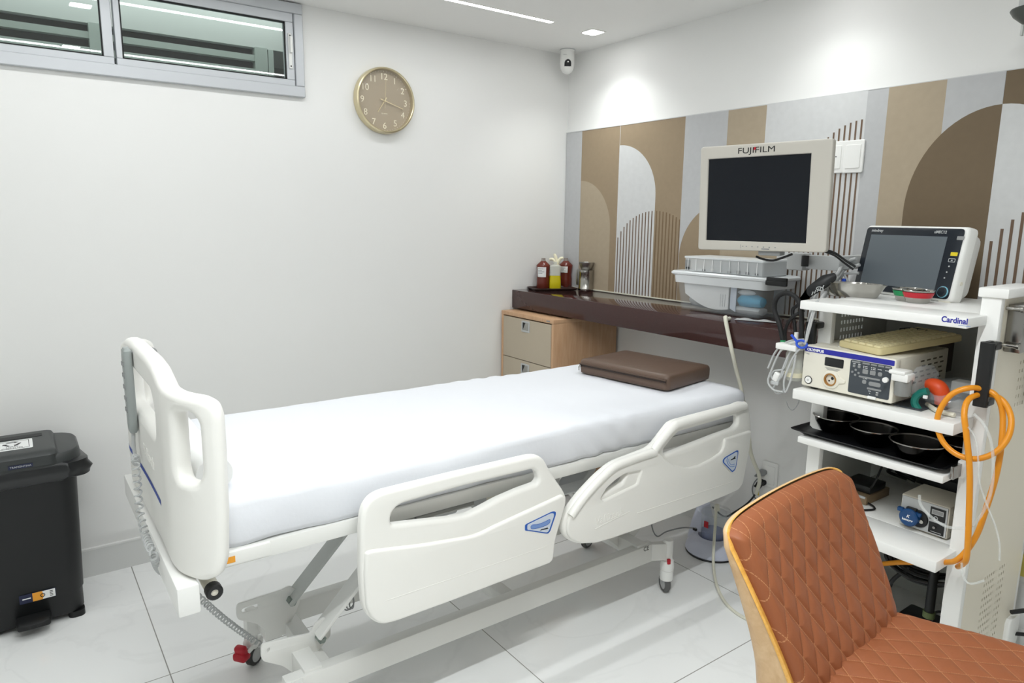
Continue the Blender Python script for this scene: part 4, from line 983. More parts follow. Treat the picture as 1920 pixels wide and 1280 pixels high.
# organiser box on top
zb = CT+.1785
t = thing('organiser_box', 'low translucent compartment box stacked on top of the storage tub', 'storage box', (xc+.01, yc, zb))
b = MB(M_frost); oy0, oy1, ox0, ox1 = yc-.205, yc+.215, x0+.03, x1-.005
def ringo(z, e): return [Vector(((ox0+ox1)/2+x, (oy0+oy1)/2+y, z)) for x, y in rr(ox1-ox0+e, oy1-oy0+e, .008, 3)]
b.loft([ringo(zb, -.004), ringo(zb+.058, 0)]); b.build('box_body', t)
b = MB(M_lidclear); b.loft([ringo(zb+.0585, .006), ringo(zb+.066, .006), ringo(zb+.067, 0)]); b.build('box_lid', t)
b = MB(M_paper)
for k in range(9): yy = oy0+.046*(k+.6); b.bb((ox0-.0035, yy, zb+.004), (ox0-.0022, yy+.003, zb+.056)); b.build('compartment_divider', t); b = MB(M_paper)
for k, m in ((0, M_print), (1, M_print), (2, M_grey), (3, M_grey), (5, M_lgrey), (6, M_print), (8, M_grey)):
    b = MB(m); yy = oy0+.02+.046*k; b.bb((ox0-.0026, yy, zb+.004), (ox0-.0021, yy+.018, zb+.012+.003*(k % 3))); b.build('small_part', t)
b = MB(M_grey); b.bb((ox0-.0026, oy1-.034, zb+.008), (ox0-.0021, oy1-.006, zb+.05)); b.build('small_part', t)

# pale tube leaning from the counter to the bed
b = MB(M_cream); P = [PX(1360, 596, X=2.345), PX(1366, 628, X=2.345), PX(1373, 660, X=2.35), PX(1381, 695, X=2.40), PX(1390, 730, X=2.43), PX(1402, 800, X=2.46), PX(1408, 850, X=2.48), PX(1424, 895, X=2.58), PX(1418, 925, X=2.66)]
b.tube([Vector((2.40, P[0].y+.02, CT+.009)), Vector((2.362, P[0].y+.004, CT+.011))]+P, .0085, 10); tag(b.build('suction_tube'), 'pale flexible tube hanging from the counter edge behind the bed head', 'tube')

# suction device on the floor
sx_, sy_ = 2.535, 1.885
t = thing('suction_pump', 'lilac white suction pump with a clear jar on the floor by the wall', 'suction pump', (sx_, sy_, 0)); T = Matrix.Translation((sx_, sy_, 0))
b = MB(M_lilac); b.lathe([(0, .008), (.118, .008), (.122, .014), (.118, .035), (.10, .062), (.078, .078), (.066, .08), (.062, .05), (0, .05)], 44, T); b.loft([[T @ Vector((.03+x, .085+y, z)) for x, y in rr(w, w*.8, .02, 4)] for z, w in ((.03, .12), (.10, .10), (.17, .07), (.20, .06), (.205, .03))]); b.build('pump_base', t)
b = MB(M_black); b.lathe([(0, 0), (.119, 0), (.121, .004), (.119, .009), (0, .009)], 44, T); b.build('rubber_foot', t)
b = MB(M_clear); b.lathe([(.0, .052), (.05, .052), (.053, .056), (.058, .195), (.0565, .195), (.0515, .057), (0, .055)], 36, T); jar = b.build('jar', t)
b = MB(M_jarblue); b.lathe([(0, .058), (.05, .058), (.0525, .105), (0, .105)], 32, T); b.build('jar_liquid', jar)
b = MB(M_clear); b.lathe([(0, .202), (.05, .202), (.070, .196), (.074, .199), (.074, .204), (.05, .212), (.03, .216), (0, .216)], 40, T); b.m(M_cream); b.cyl(T @ Vector((-.01, -.02, .212)), T @ Vector((-.01, -.02, .24)), .014, .01); b.build('jar_lid', t)
b = MB(M_red); q = PX(1324, 983, X=sx_-.062); b.box(q, (.006, .022, .03), .002); b.build('red_tag', t)
b = MB(M_cream); P = [PX(1343, 952, X=2.50), PX(1341, 985, X=2.46), PX(1338, 1030, X=2.40), PX(1338, 1062, X=2.36), PX(1345, 1100, Z=.02), PX(1365, 1135, Z=.007), PX(1400, 1160, Z=.007), PX(1450, 1175, Z=.007), PX(1500, 1180, Z=.007)]
b.tube(P, .0062, 8); tag(b.build('suction_hose'), 'thin cream hose trailing from the suction pump across the floor', 'hose')
b = MB(M_black); P = [PX(1432, 905, X=2.705), PX(1424, 915, X=2.70), PX(1405, 940, X=2.70), PX(1380, 958, X=2.68), PX(1358, 968, X=2.64), Vector((2.58, 1.93, .19))]; b.tube(P, .0042, 8); b.m(M_tagyel); q = PX(1421, 923, X=2.698); b.box(q, (.002, .012, .026), .0005, 1, Matrix.Identity(4)); tag(b.build('power_cable'), 'black power cord with yellow tag running from low socket to suction pump', 'cord')
b = MB(M_grey); b.tube([PX(1428, 890, X=2.71), PX(1414, 905, X=2.71), PX(1411, 922, X=2.73), PX(1420, 940, X=2.735), PX(1440, 965, X=2.735), PX(1450, 1010, X=2.72), PX(1440, 1040, Z=.02)], .003, 8); tag(b.build('plug_cable'), 'grey cord looping down from the grey plug in the low socket', 'cord')
b = MB(M_grey); b.tube([PX(1305, 990, X=2.47), PX(1280, 989, X=2.47), PX(1250, 996, X=2.4), PX(1232, 1005, X=2.3), PX(1222, 985, X=2.25), PX(1224, 955, X=2.22)], .0032, 8); b.m(M_black); q = PX(1303, 992, X=2.47); b.box(q, (.012, .02, .012), .003); tag(b.build('bed_cable'), 'grey cable curving from under the bed head to the suction pump', 'cable')
# ------------------------------------------------------------------ equipment trolley
FXT, YL, YR = 2.07, 1.262, .772
tro = thing('equipment_trolley', 'white metal medical trolley with five shelves beside the bed head', 'trolley', (2.42, 1.0, 0))
def shelf(zt, th, name='shelf', fx=FXT):
    b = MB(M_white); b.bb((fx, YR, zt-th), (2.225, YL, zt), .003); b.bb((2.225, YR+.02, zt-th), (2.645, YL-.035, zt), .001); return b
b = shelf(1.268, .028)
M = faceX((FXT-.0004, PX(1765, 603, X=FXT).y, PX(1765, 603, X=FXT).z)); b.m(M_navy); b.text('Cardinal', .02, M, .0003, bold=.0005, fit=(PX(1765, 603, X=FXT).y-PX(1814, 607, X=FXT).y, .0165)); b.m(M_stickart); b.rect(.03, .0012, M @ Matrix.Translation((.058, -.004, 0)), .0004); b.build('shelf', tro)
shelf(.974, .034).build('shelf', tro); shelf(.564, .034).build('shelf', tro)
b = MB(M_white); b.bb((2.09, YR+.018, .79), (2.64, YL-.02, .812), .003); b.build('pull_out_shelf', tro)
b = MB(M_white); b.bb((2.17, YR-.002, .795), (2.40, YR+.016, .845), .002); b.m(M_darksteel); b.bb((2.12, YR+.004, .80), (2.17, YR+.014, .838), .001); b.m(M_ink); b.cyl((2.19, YR-.004, .82), (2.19, YR-.002, .82), .004); b.build('shelf_slide', tro)
b = MB(M_white); b.bb((2.20, .79, .12), (2.655, 1.235, .145), .003); b.build('base_shelf', tro)
# side panels: perforated sheets with folded front posts
def perf(us, vs): return us, vs
def sidepanel(y, zt, patches, xr):
    xs = {xr[0], xr[1]}; zs = {.10, zt}; cells = []
    for x0_, dx, nx, z0_, dz, nz, w, h in patches:
        for i in range(nx): xs |= {round(x0_+dx*i, 5), round(x0_+dx*i+w, 5)}
        for j in range(nz): zs |= {round(z0_+dz*j, 5), round(z0_+dz*j+h, 5)}
        cells.append(({round(x0_+dx*i, 5) for i in range(nx)}, {round(z0_+dz*j, 5) for j in range(nz)}))
    xs = sorted(xs); zs = sorted(zs)
    hole = lambda i, j: any(xs[i] in a and zs[j] in c for a, c in cells)
    return xs, zs, hole
xs, zs, hole = sidepanel(0, 1.32, [(2.36, .0165, 11, .19, .024, 11, .007, .010), (2.40, .02, 12, .98, .026, 6, .006, .011)], (2.222, 2.675))
b = MB(M_troll); b.grid(xs, zs, hole, .004, faceY((0, .744, 0))); b.m(M_white); b.bb((2.198, .742, .10), (2.224, .792, 1.322), .003); b.bb((2.655, .742, .10), (2.675, .79, 1.30), .002); b.m(M_gapshade); b.bb((2.35, .768, .16), (2.655, .772, .46)); b.bb((2.39, .768, .97), (2.655, .772, 1.15)); b.build('side_panel', tro)  # dark sheets behind the holes paint the shade inside
xs, zs, hole = sidepanel(0, 1.235, [(2.33, .02, 8, 1.09, .026, 5, .009, .013)], (2.222, 2.655))
b = MB(M_greyfr); b.grid(xs, zs, hole, .004, faceY((0, 1.262, 0))); b.m(M_white); b.bb((2.198, 1.22, .10), (2.224, 1.266, 1.238), .003)
b.m(M_ink)
for z in (1.12, 1.18, .70, .66): b.cyl((2.25, 1.2595, z), (2.25, 1.2585, z), .004)
b.build('side_panel', tro)
ys, zs2, hole = sidepanel(0, 1.24, [(.80, .026, 3, .98, .024, 10, .013, .013), (.83, .026, 3, .60, .024, 8, .013, .013), (1.06, .026, 6, .64, .024, 4, .013, .013)], (.79, 1.258))
b = MB(M_greyfr); b.grid([-y for y in ys[::-1]], zs2, lambda i, j: hole(len(ys)-2-i, j), .004, faceX((2.652, 0, 0))); b.build('back_panel', tro)
b = MB(M_white); b.bb((2.19, .725, 1.318), (2.45, .80, 1.345), .004); b.build('post_cap', tro)
b = MB(M_darksteel); b.bb((2.25, .700, 1.165), (2.60, .741, 1.30), .003); b.m(M_steel)
for x, z in ((2.235, 1.29), (2.24, 1.185)): b.cyl((x, .705, z), (x, .742, z), .006); b.cyl((x, .700, z), (x, .706, z), .009)
b.bb((2.45, .712, .98), (2.47, .728, 1.165), .003); b.build('steel_bracket', tro)
# handles
for yh, z0_, z1_ in ((.744, 1.02, 1.20), (1.262, 1.035, 1.19)):
    b = MB(M_black); b.loft([[Vector((2.150+x, yh+y, z)) for x, y in rr(.022, .036, .008, 4)] for z in (z0_, z0_+.004, z1_-.004, z1_)])
    for z in (z0_+.011, z1_-.011): b.bb((2.142, yh-.018, z-.011), (2.199, yh+.018, z+.011), .005)
    h = b.build('handle', tro); b = MB(M_steel)
    for z, s_ in ((z1_, 1), (z0_+.022, 1)): b.cyl((2.178, yh-.002, z-.0005), (2.178, yh-.002, z+.003), .0065, None, 12)
    b.build('handle_bolt', h)
for x in (2.26, 2.62):
    for y in (.80, 1.22):
        b = MB(M_lgrey); b.cyl((x, y, .06), (x, y, .122), .012); b.bb((x-.02, y-.02, .045), (x+.02, y+.02, .068), .006); c = b.build('caster', tro)
        w = MB(M_greyrub); w.lathe([(0, 0), (.028, 0), (.032, .004), (.032, .02), (.028, .024), (0, .024)], 24, Matrix.Translation((x+.01, y-.012, .032)) @ Matrix.Rotation(-PI/2, 4, 'X')); w.build('wheel', c)
b = MB(M_white); b.loft([[Vector((2.645+x, .752+y, z)) for x, y in rr(.10*k, .05, .01, 3)] for z, k in ((.085, .6), (.12, 1), (.20, 1), (.215, .8))]); b.build('corner_bumper', tro)
# monitor arm
b = MB(M_lgrey); ya, yb_ = PX(1488, 490, X=2.44).y, PX(1578, 490, X=2.44).y; za = PX(1540, 491, X=2.44).z
b.bb((2.425, yb_, za-.028), (2.455, ya, za+.024), .004); b.bb((2.405, ya-.06, za-.035), (2.465, ya+.01, za+.030), .008); b.m(M_black); q = PX(1509, 489, X=2.40); b.cyl((2.402, q.y, q.z-.02), (2.402, q.y, q.z+.02), .013); b.m(M_lgrey); b.bar((2.44, yb_+.02, za), (2.66, yb_+.02, za), .03, .05, .004); b.cyl((2.655, yb_+.02, .90), (2.655, yb_+.02, za+.03), .016); b.bar((2.655, yb_+.02, 1.0), (2.655, 1.25, 1.0), .03, .04, .003); b.build('monitor_arm', tro)

# big monitor
th = R(98); a0 = PX(1548, 475, X=2.15); n_ = Vector((-math.sin(th), math.cos(th), 0)); tt = Vector((math.cos(th), math.sin(th), 0))
tilt = R(-3)
up = Vector((0, 0, 1))*math.cos(tilt)-n_*math.sin(tilt)
Mm = frame(a0, -tt, up)                       # x to the right end, y up, z toward viewer
w_, h_ = .47, .362
mon = thing('endoscopy_monitor', 'large grey flat monitor with dark screen on an arm above the counter', 'monitor', M=Mm)
b = MB(M_bezel); sx0, sx1, sy0, sy1 = -.438, -.068, .030, .318
q = roundpoly([(-w_, -.006), (-.0, .002), (-.0, h_-.002), (-w_, h_)], .012, 4)
b.plate([q, [(sx0, sy0), (sx1, sy0), (sx1, sy1), (sx0, sy1)]], .026, .005, Matrix.Translation((0, 0, -.013)), 3)
b.loft([[Vector((-w_/2+x*k, h_/2+y*k, z)) for x, y in rr(w_-.01, h_-.01, .015, 4)] for z, k in ((-.026, 1), (-.05, .97), (-.062, .8))]); b.build('monitor_case', mon, True)
b = MB(M_screen); b.bb((sx0-.003, sy0-.003, -.012), (sx1+.003, sy1+.003, -.006)); b.build('screen', mon, True)
b = MB(M_ink); b.text('FUJIFILM', .034, Matrix.Translation((-.322, .3245, .0002)), .0005, bold=0, fit=(.132, .025))
b.m(M_red); b.plate([[(-.2655, .339), (-.2575, .342), (-.2575, .3497), (-.2632, .3497)]], .0006, 0, Matrix.Translation((0, 0, .0009))); b.build('brand_lettering', mon, True)
b = MB(M_grey)
for x in (-.29, -.276, -.255, -.234, -.213, -.192, -.171): b.rect(.0045, .0035, Matrix.Translation((x, .0125, .0003)), .0005)
b.m(M_print); b.rect(.028, .003, Matrix.Translation((-.206, .006, .0003)), .0005); b.rect(.001, .014, Matrix.Translation((-.298, .012, .0003)), .0004); b.build('button_row', mon, True)
b = MB(M_grey); b.box((-.2, -.008, -.035), (.08, .02, .04), .004); b.build('cable_cover', mon, True); b = MB(M_grey); b.bar((-.30, .045, -.055), (-.30, .045, -.26), .04, .05, .006, (0, 1, 0)); b.build('mount_bracket', mon, True)
b = MB(M_black); P = [PX(1418, 481, X=2.24), PX(1432, 486, X=2.24), PX(1450, 488, X=2.24), PX(1470, 482, X=2.24), PX(1486, 476, X=2.25)]; b.tube(P, .0042, 8); b.build('video_cable', mon)
b = MB(M_black); b.tube([PX(1545, 468, X=2.22), PX(1565, 474, X=2.26), PX(1585, 488, X=2.30), PX(1604, 500, X=2.32)], .004, 8); b.tube([PX(1545, 471, X=2.22), PX(1565, 479, X=2.26), PX(1582, 492, X=2.30), PX(1600, 505, X=2.32)], .0035, 8); b.build('signal_cable', mon)

# patient monitor
a = Vector((2.425, .947, 1.284)); a_off = .012; t_ = (Vector((2.537, 1.317, 1.284))-a).normalized(); n0 = Vector((-t_.y, t_.x, 0)); tl = R(10)
n_ = n0*math.cos(tl)+Vector((0, 0, 1))*math.sin(tl); upv = t_.cross(n_)*-1
if upv.z < 0: upv = -upv
Mp = frame(a+t_*a_off, -t_, upv)
pm = thing('patient_monitor', 'white and black patient monitor with grey screen on the trolley top', 'monitor', M=Mp)
W2 = .405; q = roundpoly([(-W2, -.014), (0, -.014), (0, .230), (-W2, .230)], .018, 5)
b = MB(M_white); b.plate([q], .05, .012, Matrix.Translation((0, 0, -.026)), 3); b.loft([[Vector((-W2/2+x*k, .11+y*k, z)) for x, y in rr(W2-.02, .22, .03, 4)] for z, k in ((-.05, 1), (-.09, .95), (-.115, .8))])
b.m(M_offwhite); b.box((-.03, -.012, -.03), (.04, .012, .05), .003, 2); b.box((-.36, -.012, -.03), (.04, .012, .05), .003, 2); b.build('monitor_case', pm, True)
b = MB(M_glossblk); b.plate([roundpoly([(-W2+.008, -.006), (-.012, -.006), (-.012, .222), (-W2+.008, .222)], .014, 4)], .003, .001, Matrix.Translation((0, 0, .0005))); b.build('front_panel', pm, True)
b = MB(M_screen2); b.rect(.306, .178, Matrix.Translation((-.219, .106, .0022)), .0008); b.build('screen', pm, True)
b = MB(M_lgrey); b.text('mindray', .014, Matrix.Translation((-.374, .2055, .0023)), .0003, sx=1.1, bold=.0003); b.text('uMEC12', .013, Matrix.Translation((-.118, .2055, .0023)), .0003, bold=.0003); b.build('brand_lettering', pm, True)
SH = Matrix.Translation((.022, 0, 0)); b = MB(M_yellow); b.plate([roundpoly([(-.062, .134), (-.038, .134), (-.038, .146), (-.062, .146)], .002)], .002, .0004, SH @ Matrix.Translation((0, 0, .0025)))
b.m(M_grey); b.plate([roundpoly([(-.054, .186), (-.030, .186), (-.030, .198), (-.054, .198)], .002)], .0015, 0, SH @ Matrix.Translation((0, 0, .0022)))
b.m(M_lgrey); o_ = roundpoly([(-.065, .114), (-.041, .114), (-.041, .126), (-.065, .126)], .002); i_ = roundpoly([(-.0635, .1155), (-.0425, .1155), (-.0425, .1245), (-.0635, .1245)], .0015); b.plate([o_, i_], .0012, 0, SH @ Matrix.Translation((0, 0, .0022))); b.rect(.006, .003, SH @ Matrix.Translation((-.053, .12, .0022)), .0008)
for i, x in enumerate((-.057, -.060, -.063)): b.lathe([(0, .001), (.0026, .001), (.0026, 0), (0, 0)], 10, SH @ Matrix.Translation((x, .10-.019*i, .0022)))
b.build('side_buttons', pm, True)
b = MB(M_glossblk); b.lathe([(0, .010), (.013, .010), (.016, .007), (.016, 0), (0, 0)], 32, Matrix.Translation((-.034, .016, .002))); b.m(mat('knob_ring', (140, 200, 220), .4)); b.lathe([(.0165, .0045), (.0185, .0045), (.0185, 0), (.0165, 0)], 32, Matrix.Translation((-.034, .016, .002))); b.build('rotary_knob', pm, True)
b = MB(M_offwhite); b.lathe([(0, .002), (.006, .002), (.006, 0), (0, 0)], 14, frame((0.0, .05, -.024), (0, 0, -1), (0, 1, 0))); b.build('side_plug', pm, True)
# cables of the patient monitor lying beside it
b = MB(M_lgrey)
for P, r_ in (([(1606, 484), (1596, 487), (1582, 492), (1572, 510), (1560, 530), (1540, 560), (1530, 580), (1505, 640)], .0062), ([(1612, 496), (1600, 500), (1584, 505), (1570, 520), (1552, 545), (1536, 575)], .0062), ([(1610, 512), (1596, 512), (1580, 516), (1562, 536), (1545, 556)], .005), ([(1590, 528), (1580, 512), (1566, 512), (1548, 530), (1530, 552), (1520, 580), (1512, 625)], .0045)):
    b.tube([PX(x, y, X=2.50 if i < 3 else (2.40 if i < 5 else 2.20)) for i, (x, y) in enumerate(P)], r_, 8)
b.m(M_bluetie); q = PX(1582, 526, X=2.49); b.box(q, (.012, .014, .016), .004); tag(b.build('monitor_cables'), 'bundle of grey cables leaving the left side of the patient monitor', 'cables')
b = MB(M_black); T0 = [PX(1503, 563, X=2.24), PX(1520, 545, X=2.24), PX(1545, 528, X=2.26), PX(1562, 520, X=2.28)]
b.loft([[p+Vector((0, math.cos(a)*wd*.8, math.sin(a)*wd)) for a in [2*PI*i/12 for i in range(12)]] for p, wd in zip(T0, (.012, .02, .024, .016))]); b.m(M_lgrey)
for k in range(5): q = PX(1522+k*5, 553-k*3, X=2.215); b.bar(q, q+Vector((0, -.004, .012)), .0012, .003, 0, (0, 1, 0))
q = PX(1537, 541, X=2.21); b.tube([q+Vector((0, math.cos(a)*.012, math.sin(a)*.006)) for a in [2*PI*i/14 for i in range(14)]], .0014, 5, 0, True); tag(b.build('pressure_cuff'), 'black blood pressure cuff with white print on the trolley top, left corner', 'cuff')

# kidney dish and bowls
KT = 1.2685
kc = PX(1598, 556, Z=KT); kc = Vector((kc.x, kc.y, KT)); ax_ = Vector((.36, -.93, 0)).normalized()
def kid(z, k, ax__=ax_):
    out = []; ay = Vector((-ax_.y, ax_.x, 0)); ay = -ay if ay.x < 0 else ay
    for i in range(48):
        a = 2*PI*i/48; x = .104*k*math.cos(a); y = .043*k*math.sin(a)
        bowq = -.036*(x/.098)**2
        if y < 0: y = y*(1-.30*math.exp(-((x-.02)/.05)**2))
        out.append(kc+ax_*x+ay*(y+bowq*k+.006)+Vector((0, 0, z*1.15)))
    return out
b = MB(M_steel); b.loft([kid(.0, .70), kid(.002, .74), kid(.02, .86), kid(.038, .98), kid(.040, 1.02), kid(.041, 1.03), kid(.0405, .97), kid(.02, .84), kid(.005, .72)]); kd = b.build('kidney_dish'); tag(kd, 'polished steel kidney dish on the trolley top in front of the monitor', 'dish')
b = MB(M_paper); b.loft([[kc+Vector((.0, .0, 0))+ax_*(-.03+x)+Vector((y*.9, y*.3, z)) for x, y in rr(.05*k, .03*k, .012, 4)] for z, k in ((.007, .9), (.02, 1.0), (.034, .9), (.037, .5))]); tag(b.build('gauze_pad'), 'white gauze pad lying in the steel kidney dish', 'gauze')
def bowl(px, py, m, label, r=.047, h=.040):
    p = PX(px, py, Z=KT) if px > 10 else Vector((px, py, KT)); t = thing('small_bowl', label, 'bowl', p, group='banded steel bowls'); T = Matrix.Translation(p)
    b = MB(M_steel); b.lathe([(0, 0), (r*.62, 0), (r*.70, .003), (r*.88, h*.6), (r*.96, h*.93), (r*1.03, h), (r*1.0, h*1.03), (r*.90, h*.92), (r*.82, h*.6), (r*.62, .006), (0, .005)], 40, T); b.build('bowl_body', t)
    b = MB(m); b.lathe([(r*.815, h*.42), (r*.895, h*.62), (r*.955, h*.85)], 40, Matrix.Translation(p) @ Matrix.Diagonal((1.012, 1.012, 1, 1))); b.build('colour_band', t)
bowl(1720, 567, M_redband, 'small steel bowl with a red band at the trolley top edge'); bowl(2.372, 1.068, M_green, 'small steel bowl with a green band behind the red banded bowl')

# light source unit
ox0, ox1, oyr, oyl, oz0, oz1 = 2.105, 2.46, .958, 1.254, .984, 1.120
t = thing('light_source', 'beige endoscopy light source with blue stripe on the second trolley shelf', 'light source', (ox0, (oyr+oyl)/2, .9745))
M = faceX((ox0, (oyr+oyl)/2, (oz0+oz1)/2)); w_, h_ = oyl-oyr, oz1-oz0
b = MB(M_offwhite); b.plate([roundpoly([(-w_/2, -h_/2), (w_/2, -h_/2), (w_/2, h_/2), (-w_/2, h_/2)], .007, 4)], .03, .004, M @ Matrix.Translation((0, 0, -.013)), 2); b.bb((ox0+.016, oyr+.003, oz0), (ox1, oyl-.003, oz1-.001), .003)
b.m(M_vent)
for r_ in range(5):
    for c in range(6):
        if r_ > 2 and c < 2: continue
        b.bb((ox0+.08+c*.042+(r_ % 2)*.01, oyr+.0025, oz0+.045+r_*.016), (ox0+.104+c*.042+(r_ % 2)*.01, oyr+.004, oz0+.050+r_*.016))
b.build('unit_case', t)
b = MB(M_black)
for x in (ox0+.03, ox1-.03):
    for y in (oyr+.03, oyl-.03): b.cyl((x, y, .9745), (x, y, oz0), .012)
b.build('rubber_feet', t)
zf = .0025
b = MB(M_navy); b.plate([roundpoly([(-w_/2+.004, h_/2-.020), (w_/2-.004, h_/2-.020), (w_/2-.004, h_/2-.004), (-w_/2+.004, h_/2-.004)], .003)], .001, 0, M @ Matrix.Translation((0, 0, zf))); b.m(M_paper); b.text('OLYMPUS', .0115, M @ Matrix.Translation((-w_/2+.012, h_/2-.0165, zf+.0006)), .0003, sx=1.15, bold=.0006); b.build('blue_stripe', t)
b = MB(M_grey); b.text('EVIS', .006, M @ Matrix.Translation((-w_/2+.010, h_/2-.030, zf)), .0002)
for k in range(3): b.rect(.05-.008*k, .0012, M @ Matrix.Translation((-.044, .018-.003*k-.012, zf)), .0003)
b.build('small_print', t)
b = MB(M_black); b.plate([roundpoly([(-.072, .012), (-.010, .012), (-.010, .040), (-.072, .040)], .004)], .002, .0005, M @ Matrix.Translation((0, 0, zf))); b.build('display_window', t)
T = M @ Matrix.Translation((-.046, -.030, 0))
b = MB(M_offwhite); b.lathe([(.0205, 0), (.030, 0), (.029, .006), (.025, .008), (.0205, .008)], 36, T); b.plate([roundpoly([(.015, -.012), (.048, -.004), (.048, .006), (.015, .016)], .004)], .006, .002, T @ Matrix.Translation((0, 0, .003)))
b.m(M_amberlens); b.lathe([(.016, -.012), (.0165, .010), (.0205, .010), (.0205, 0)], 36, T); b.m(M_darksteel); b.lathe([(0, .001), (.0165, .001)], 30, T); b.m(M_black); b.lathe([(0, .0022), (.005, .0022), (.005, .001), (0, .001)], 16, T @ Matrix.Translation((.004, .004, 0))); b.lathe([(0, .0022), (.003, .0022), (.003, .001), (0, .001)], 16, T @ Matrix.Translation((-.006, -.005, 0))); b.build('lamp_socket', t)
T = M @ Matrix.Translation((-.123, -.046, zf))
b = MB(M_black); b.lathe([(.0115, 0), (.0135, 0), (.0135, .001), (.0115, .001)], 28, T); b.m(M_white); b.lathe([(0, .003), (.010, .003), (.0112, .001), (.0112, 0), (0, 0)], 28, T); b.m(M_grey); b.lathe([(.002, .0034), (.0032, .0034), (.0032, .003), (.002, .003)], 14, T); b.build('power_button', t)
T = M @ Matrix.Translation((.075, -.006, zf))
b = MB(M_panel); b.plate([roundpoly([(-.063, -.052), (.063, -.052), (.063, .052), (-.063, .052)], .006)], .002, .0004, T)
b.m(M_lgrey)
def key(x, y, w, h, r): b.plate([roundpoly([(x-w/2, y-h/2), (x+w/2, y-h/2), (x+w/2, y+h/2), (x-w/2, y+h/2)], r)], .002, .0005, T @ Matrix.Translation((0, 0, .0013)))
b.m(M_grey)
for x, y, w, h, r in ((-.05, .034, .008, .008, .002), (-.034, .034, .009, .009, .004), (-.044, .022, .007, .007, .003), (-.054, .014, .007, .007, .003), (-.034, .014, .007, .007, .003), (-.044, .006, .007, .007, .003), (-.014, .022, .017, .014, .003), (.009, .022, .017, .014, .003), (.031, .022, .013, .013, .006), (.0, .004, .066, .0055, .0025), (-.014, -.010, .013, .013, .006), (.018, -.012, .036, .013, .006), (.018, -.028, .044, .006, .003), (.028, -.042, .008, .008, .004), (-.045, .047, .026, .005, .002), (-.014, .047, .022, .005, .002), (.01, .047, .018, .005, .002), (.032, .047, .018, .005, .002), (.052, .047, .016, .005, .002)): key(x, y, w, h, r)
b.m(M_paper)
for x, y in ((-.02, .038), (-.02, .033), (.004, .038), (.004, .033), (.024, .036), (.046, .036), (-.018, .0005), (.006, -.042)): b.rect(.0022, .0022, T @ Matrix.Translation((x, y, .0014)), .0006)
for x, y in ((-.012, .038), (-.012, .033), (.012, .038), (.012, .033), (.031, .036), (.052, .036), (-.010, .0003), (-.05, .041), (-.034, .041), (.005, -.0355), (.028, -.0355)): b.rect(.008, .0014, T @ Matrix.Translation((x, y, .0014)), .0004)
b.build('control_panel', t)
T = M @ Matrix.Translation((.088, -.061, zf)); b = MB(M_white); b.plate([roundpoly([(-.013, -.0045), (.013, -.0045), (.013, .0045), (-.013, .0045)], .003)], .008, .002, T); b.build('lever_switch', t)
# water bottle holder on its right corner
q = Vector((2.10, .930, 1.06))
t = thing('water_cup', 'small smoky cup in white holder clipped on the light source corner', 'cup', (q.x, q.y, 1.0)); 
b = MB(M_smoke); b.lathe([(0, 0), (.020, 0), (.0225, .004), (.024, .05), (.0, .05)], 28, Matrix.Translation((q.x, q.y, 1.018))); b.build('cup_body', t)
b = MB(M_white); b.bb((q.x-.026, q.y-.022, 1.062), (q.x+.022, q.y+.026, 1.086), .004); b.bb((q.x-.028, q.y-.014, 1.082), (q.x+.022, q.y+.034, 1.094), .004); b.cyl((q.x-.03, q.y+.04, 1.06), (q.x-.022, q.y+.04, 1.06), .008); b.build('cup_holder', t)
b = MB(M_bagclear); b.loft([[Vector((q.x+.05+.005*math.sin(a*3)+x_, q.y-.012+.012*math.cos(a), 1.055+.045*k*math.sin(a))) for a in [2*PI*i/16 for i in range(16)]] for x_, k in ((-.02, .6), (0, 1), (.05, 1), (.10, .9), (.12, .5))]); tag(b.build('plastic_sleeve'), 'clear plastic sleeve hanging beside the light source behind the smoky cup', 'sleeve')

# keyboard
kz = 1.1205
K0, K1_, K2_ = PX(1571, 646, Z=kz+.006), PX(1650, 664, Z=kz+.006), PX(1745, 628, Z=kz+.018)
ux = (K1_-K0); ux.z = 0; W3 = ux.length; ux.normalize(); uy = Vector((-ux.y, ux.x, 0)); uy = uy if uy.x > 0 else -uy
D3 = min(abs((K2_-K1_).dot(uy)), .34); 
tl = R(5)
uyt = (uy*math.cos(tl)+Vector((0, 0, 1))*math.sin(tl))
Mk = frame(K0+Vector((0, 0, -.0055)), ux, uyt)
kb = thing('keyboard', 'yellowed computer keyboard lying on top of the light source', 'keyboard', M=Mk)
# local: x along the short side seen in front, y along the long side going back
b = MB(M_key); b.loft([[Vector((W3/2+x, D3/2+y, z)) for x, y in rr(W3+e, D3+e, .012, 4)] for z, e in ((.0, -.006), (.002, 0), (.016, 0), (.020, -.004), (.0205, -.02))]); b.build('keyboard_case', kb, True)
b = MB(M_keyc); nx, ny = 5, 15
for i in range(nx):
    for j in range(ny):
        x0_, y0_ = .012+i*(W3-.02)/nx, .012+j*(D3-.024)/ny
        wk, dk = (W3-.02)/nx-.003, (D3-.024)/ny-.003
        if (i, j) in ((0, 4), (0, 5), (0, 6)): pass
        b.loft([[Vector((x0_+wk/2+x, y0_+dk/2+y, z)) for x, y in rr(wk*k, dk*k, .002, 2)] for z, k in ((.0195, 1), (.026, .8))])
b.build('key_caps', kb, True)
b = MB(M_white); b.box((.02, .03, -.006), (.05, .05, .014), .003); b.build('keyboard_foot', kb, True)
b = MB(M_black)
for k in range(3): b.tube([Vector((2.40, .97+.01*k, 1.135)), Vector((2.42, 1.0+.01*k, 1.165)), Vector((2.44, 1.05+.01*k, 1.17)), Vector((2.46, 1.10+.01*k, 1.16))], .0035, 7)
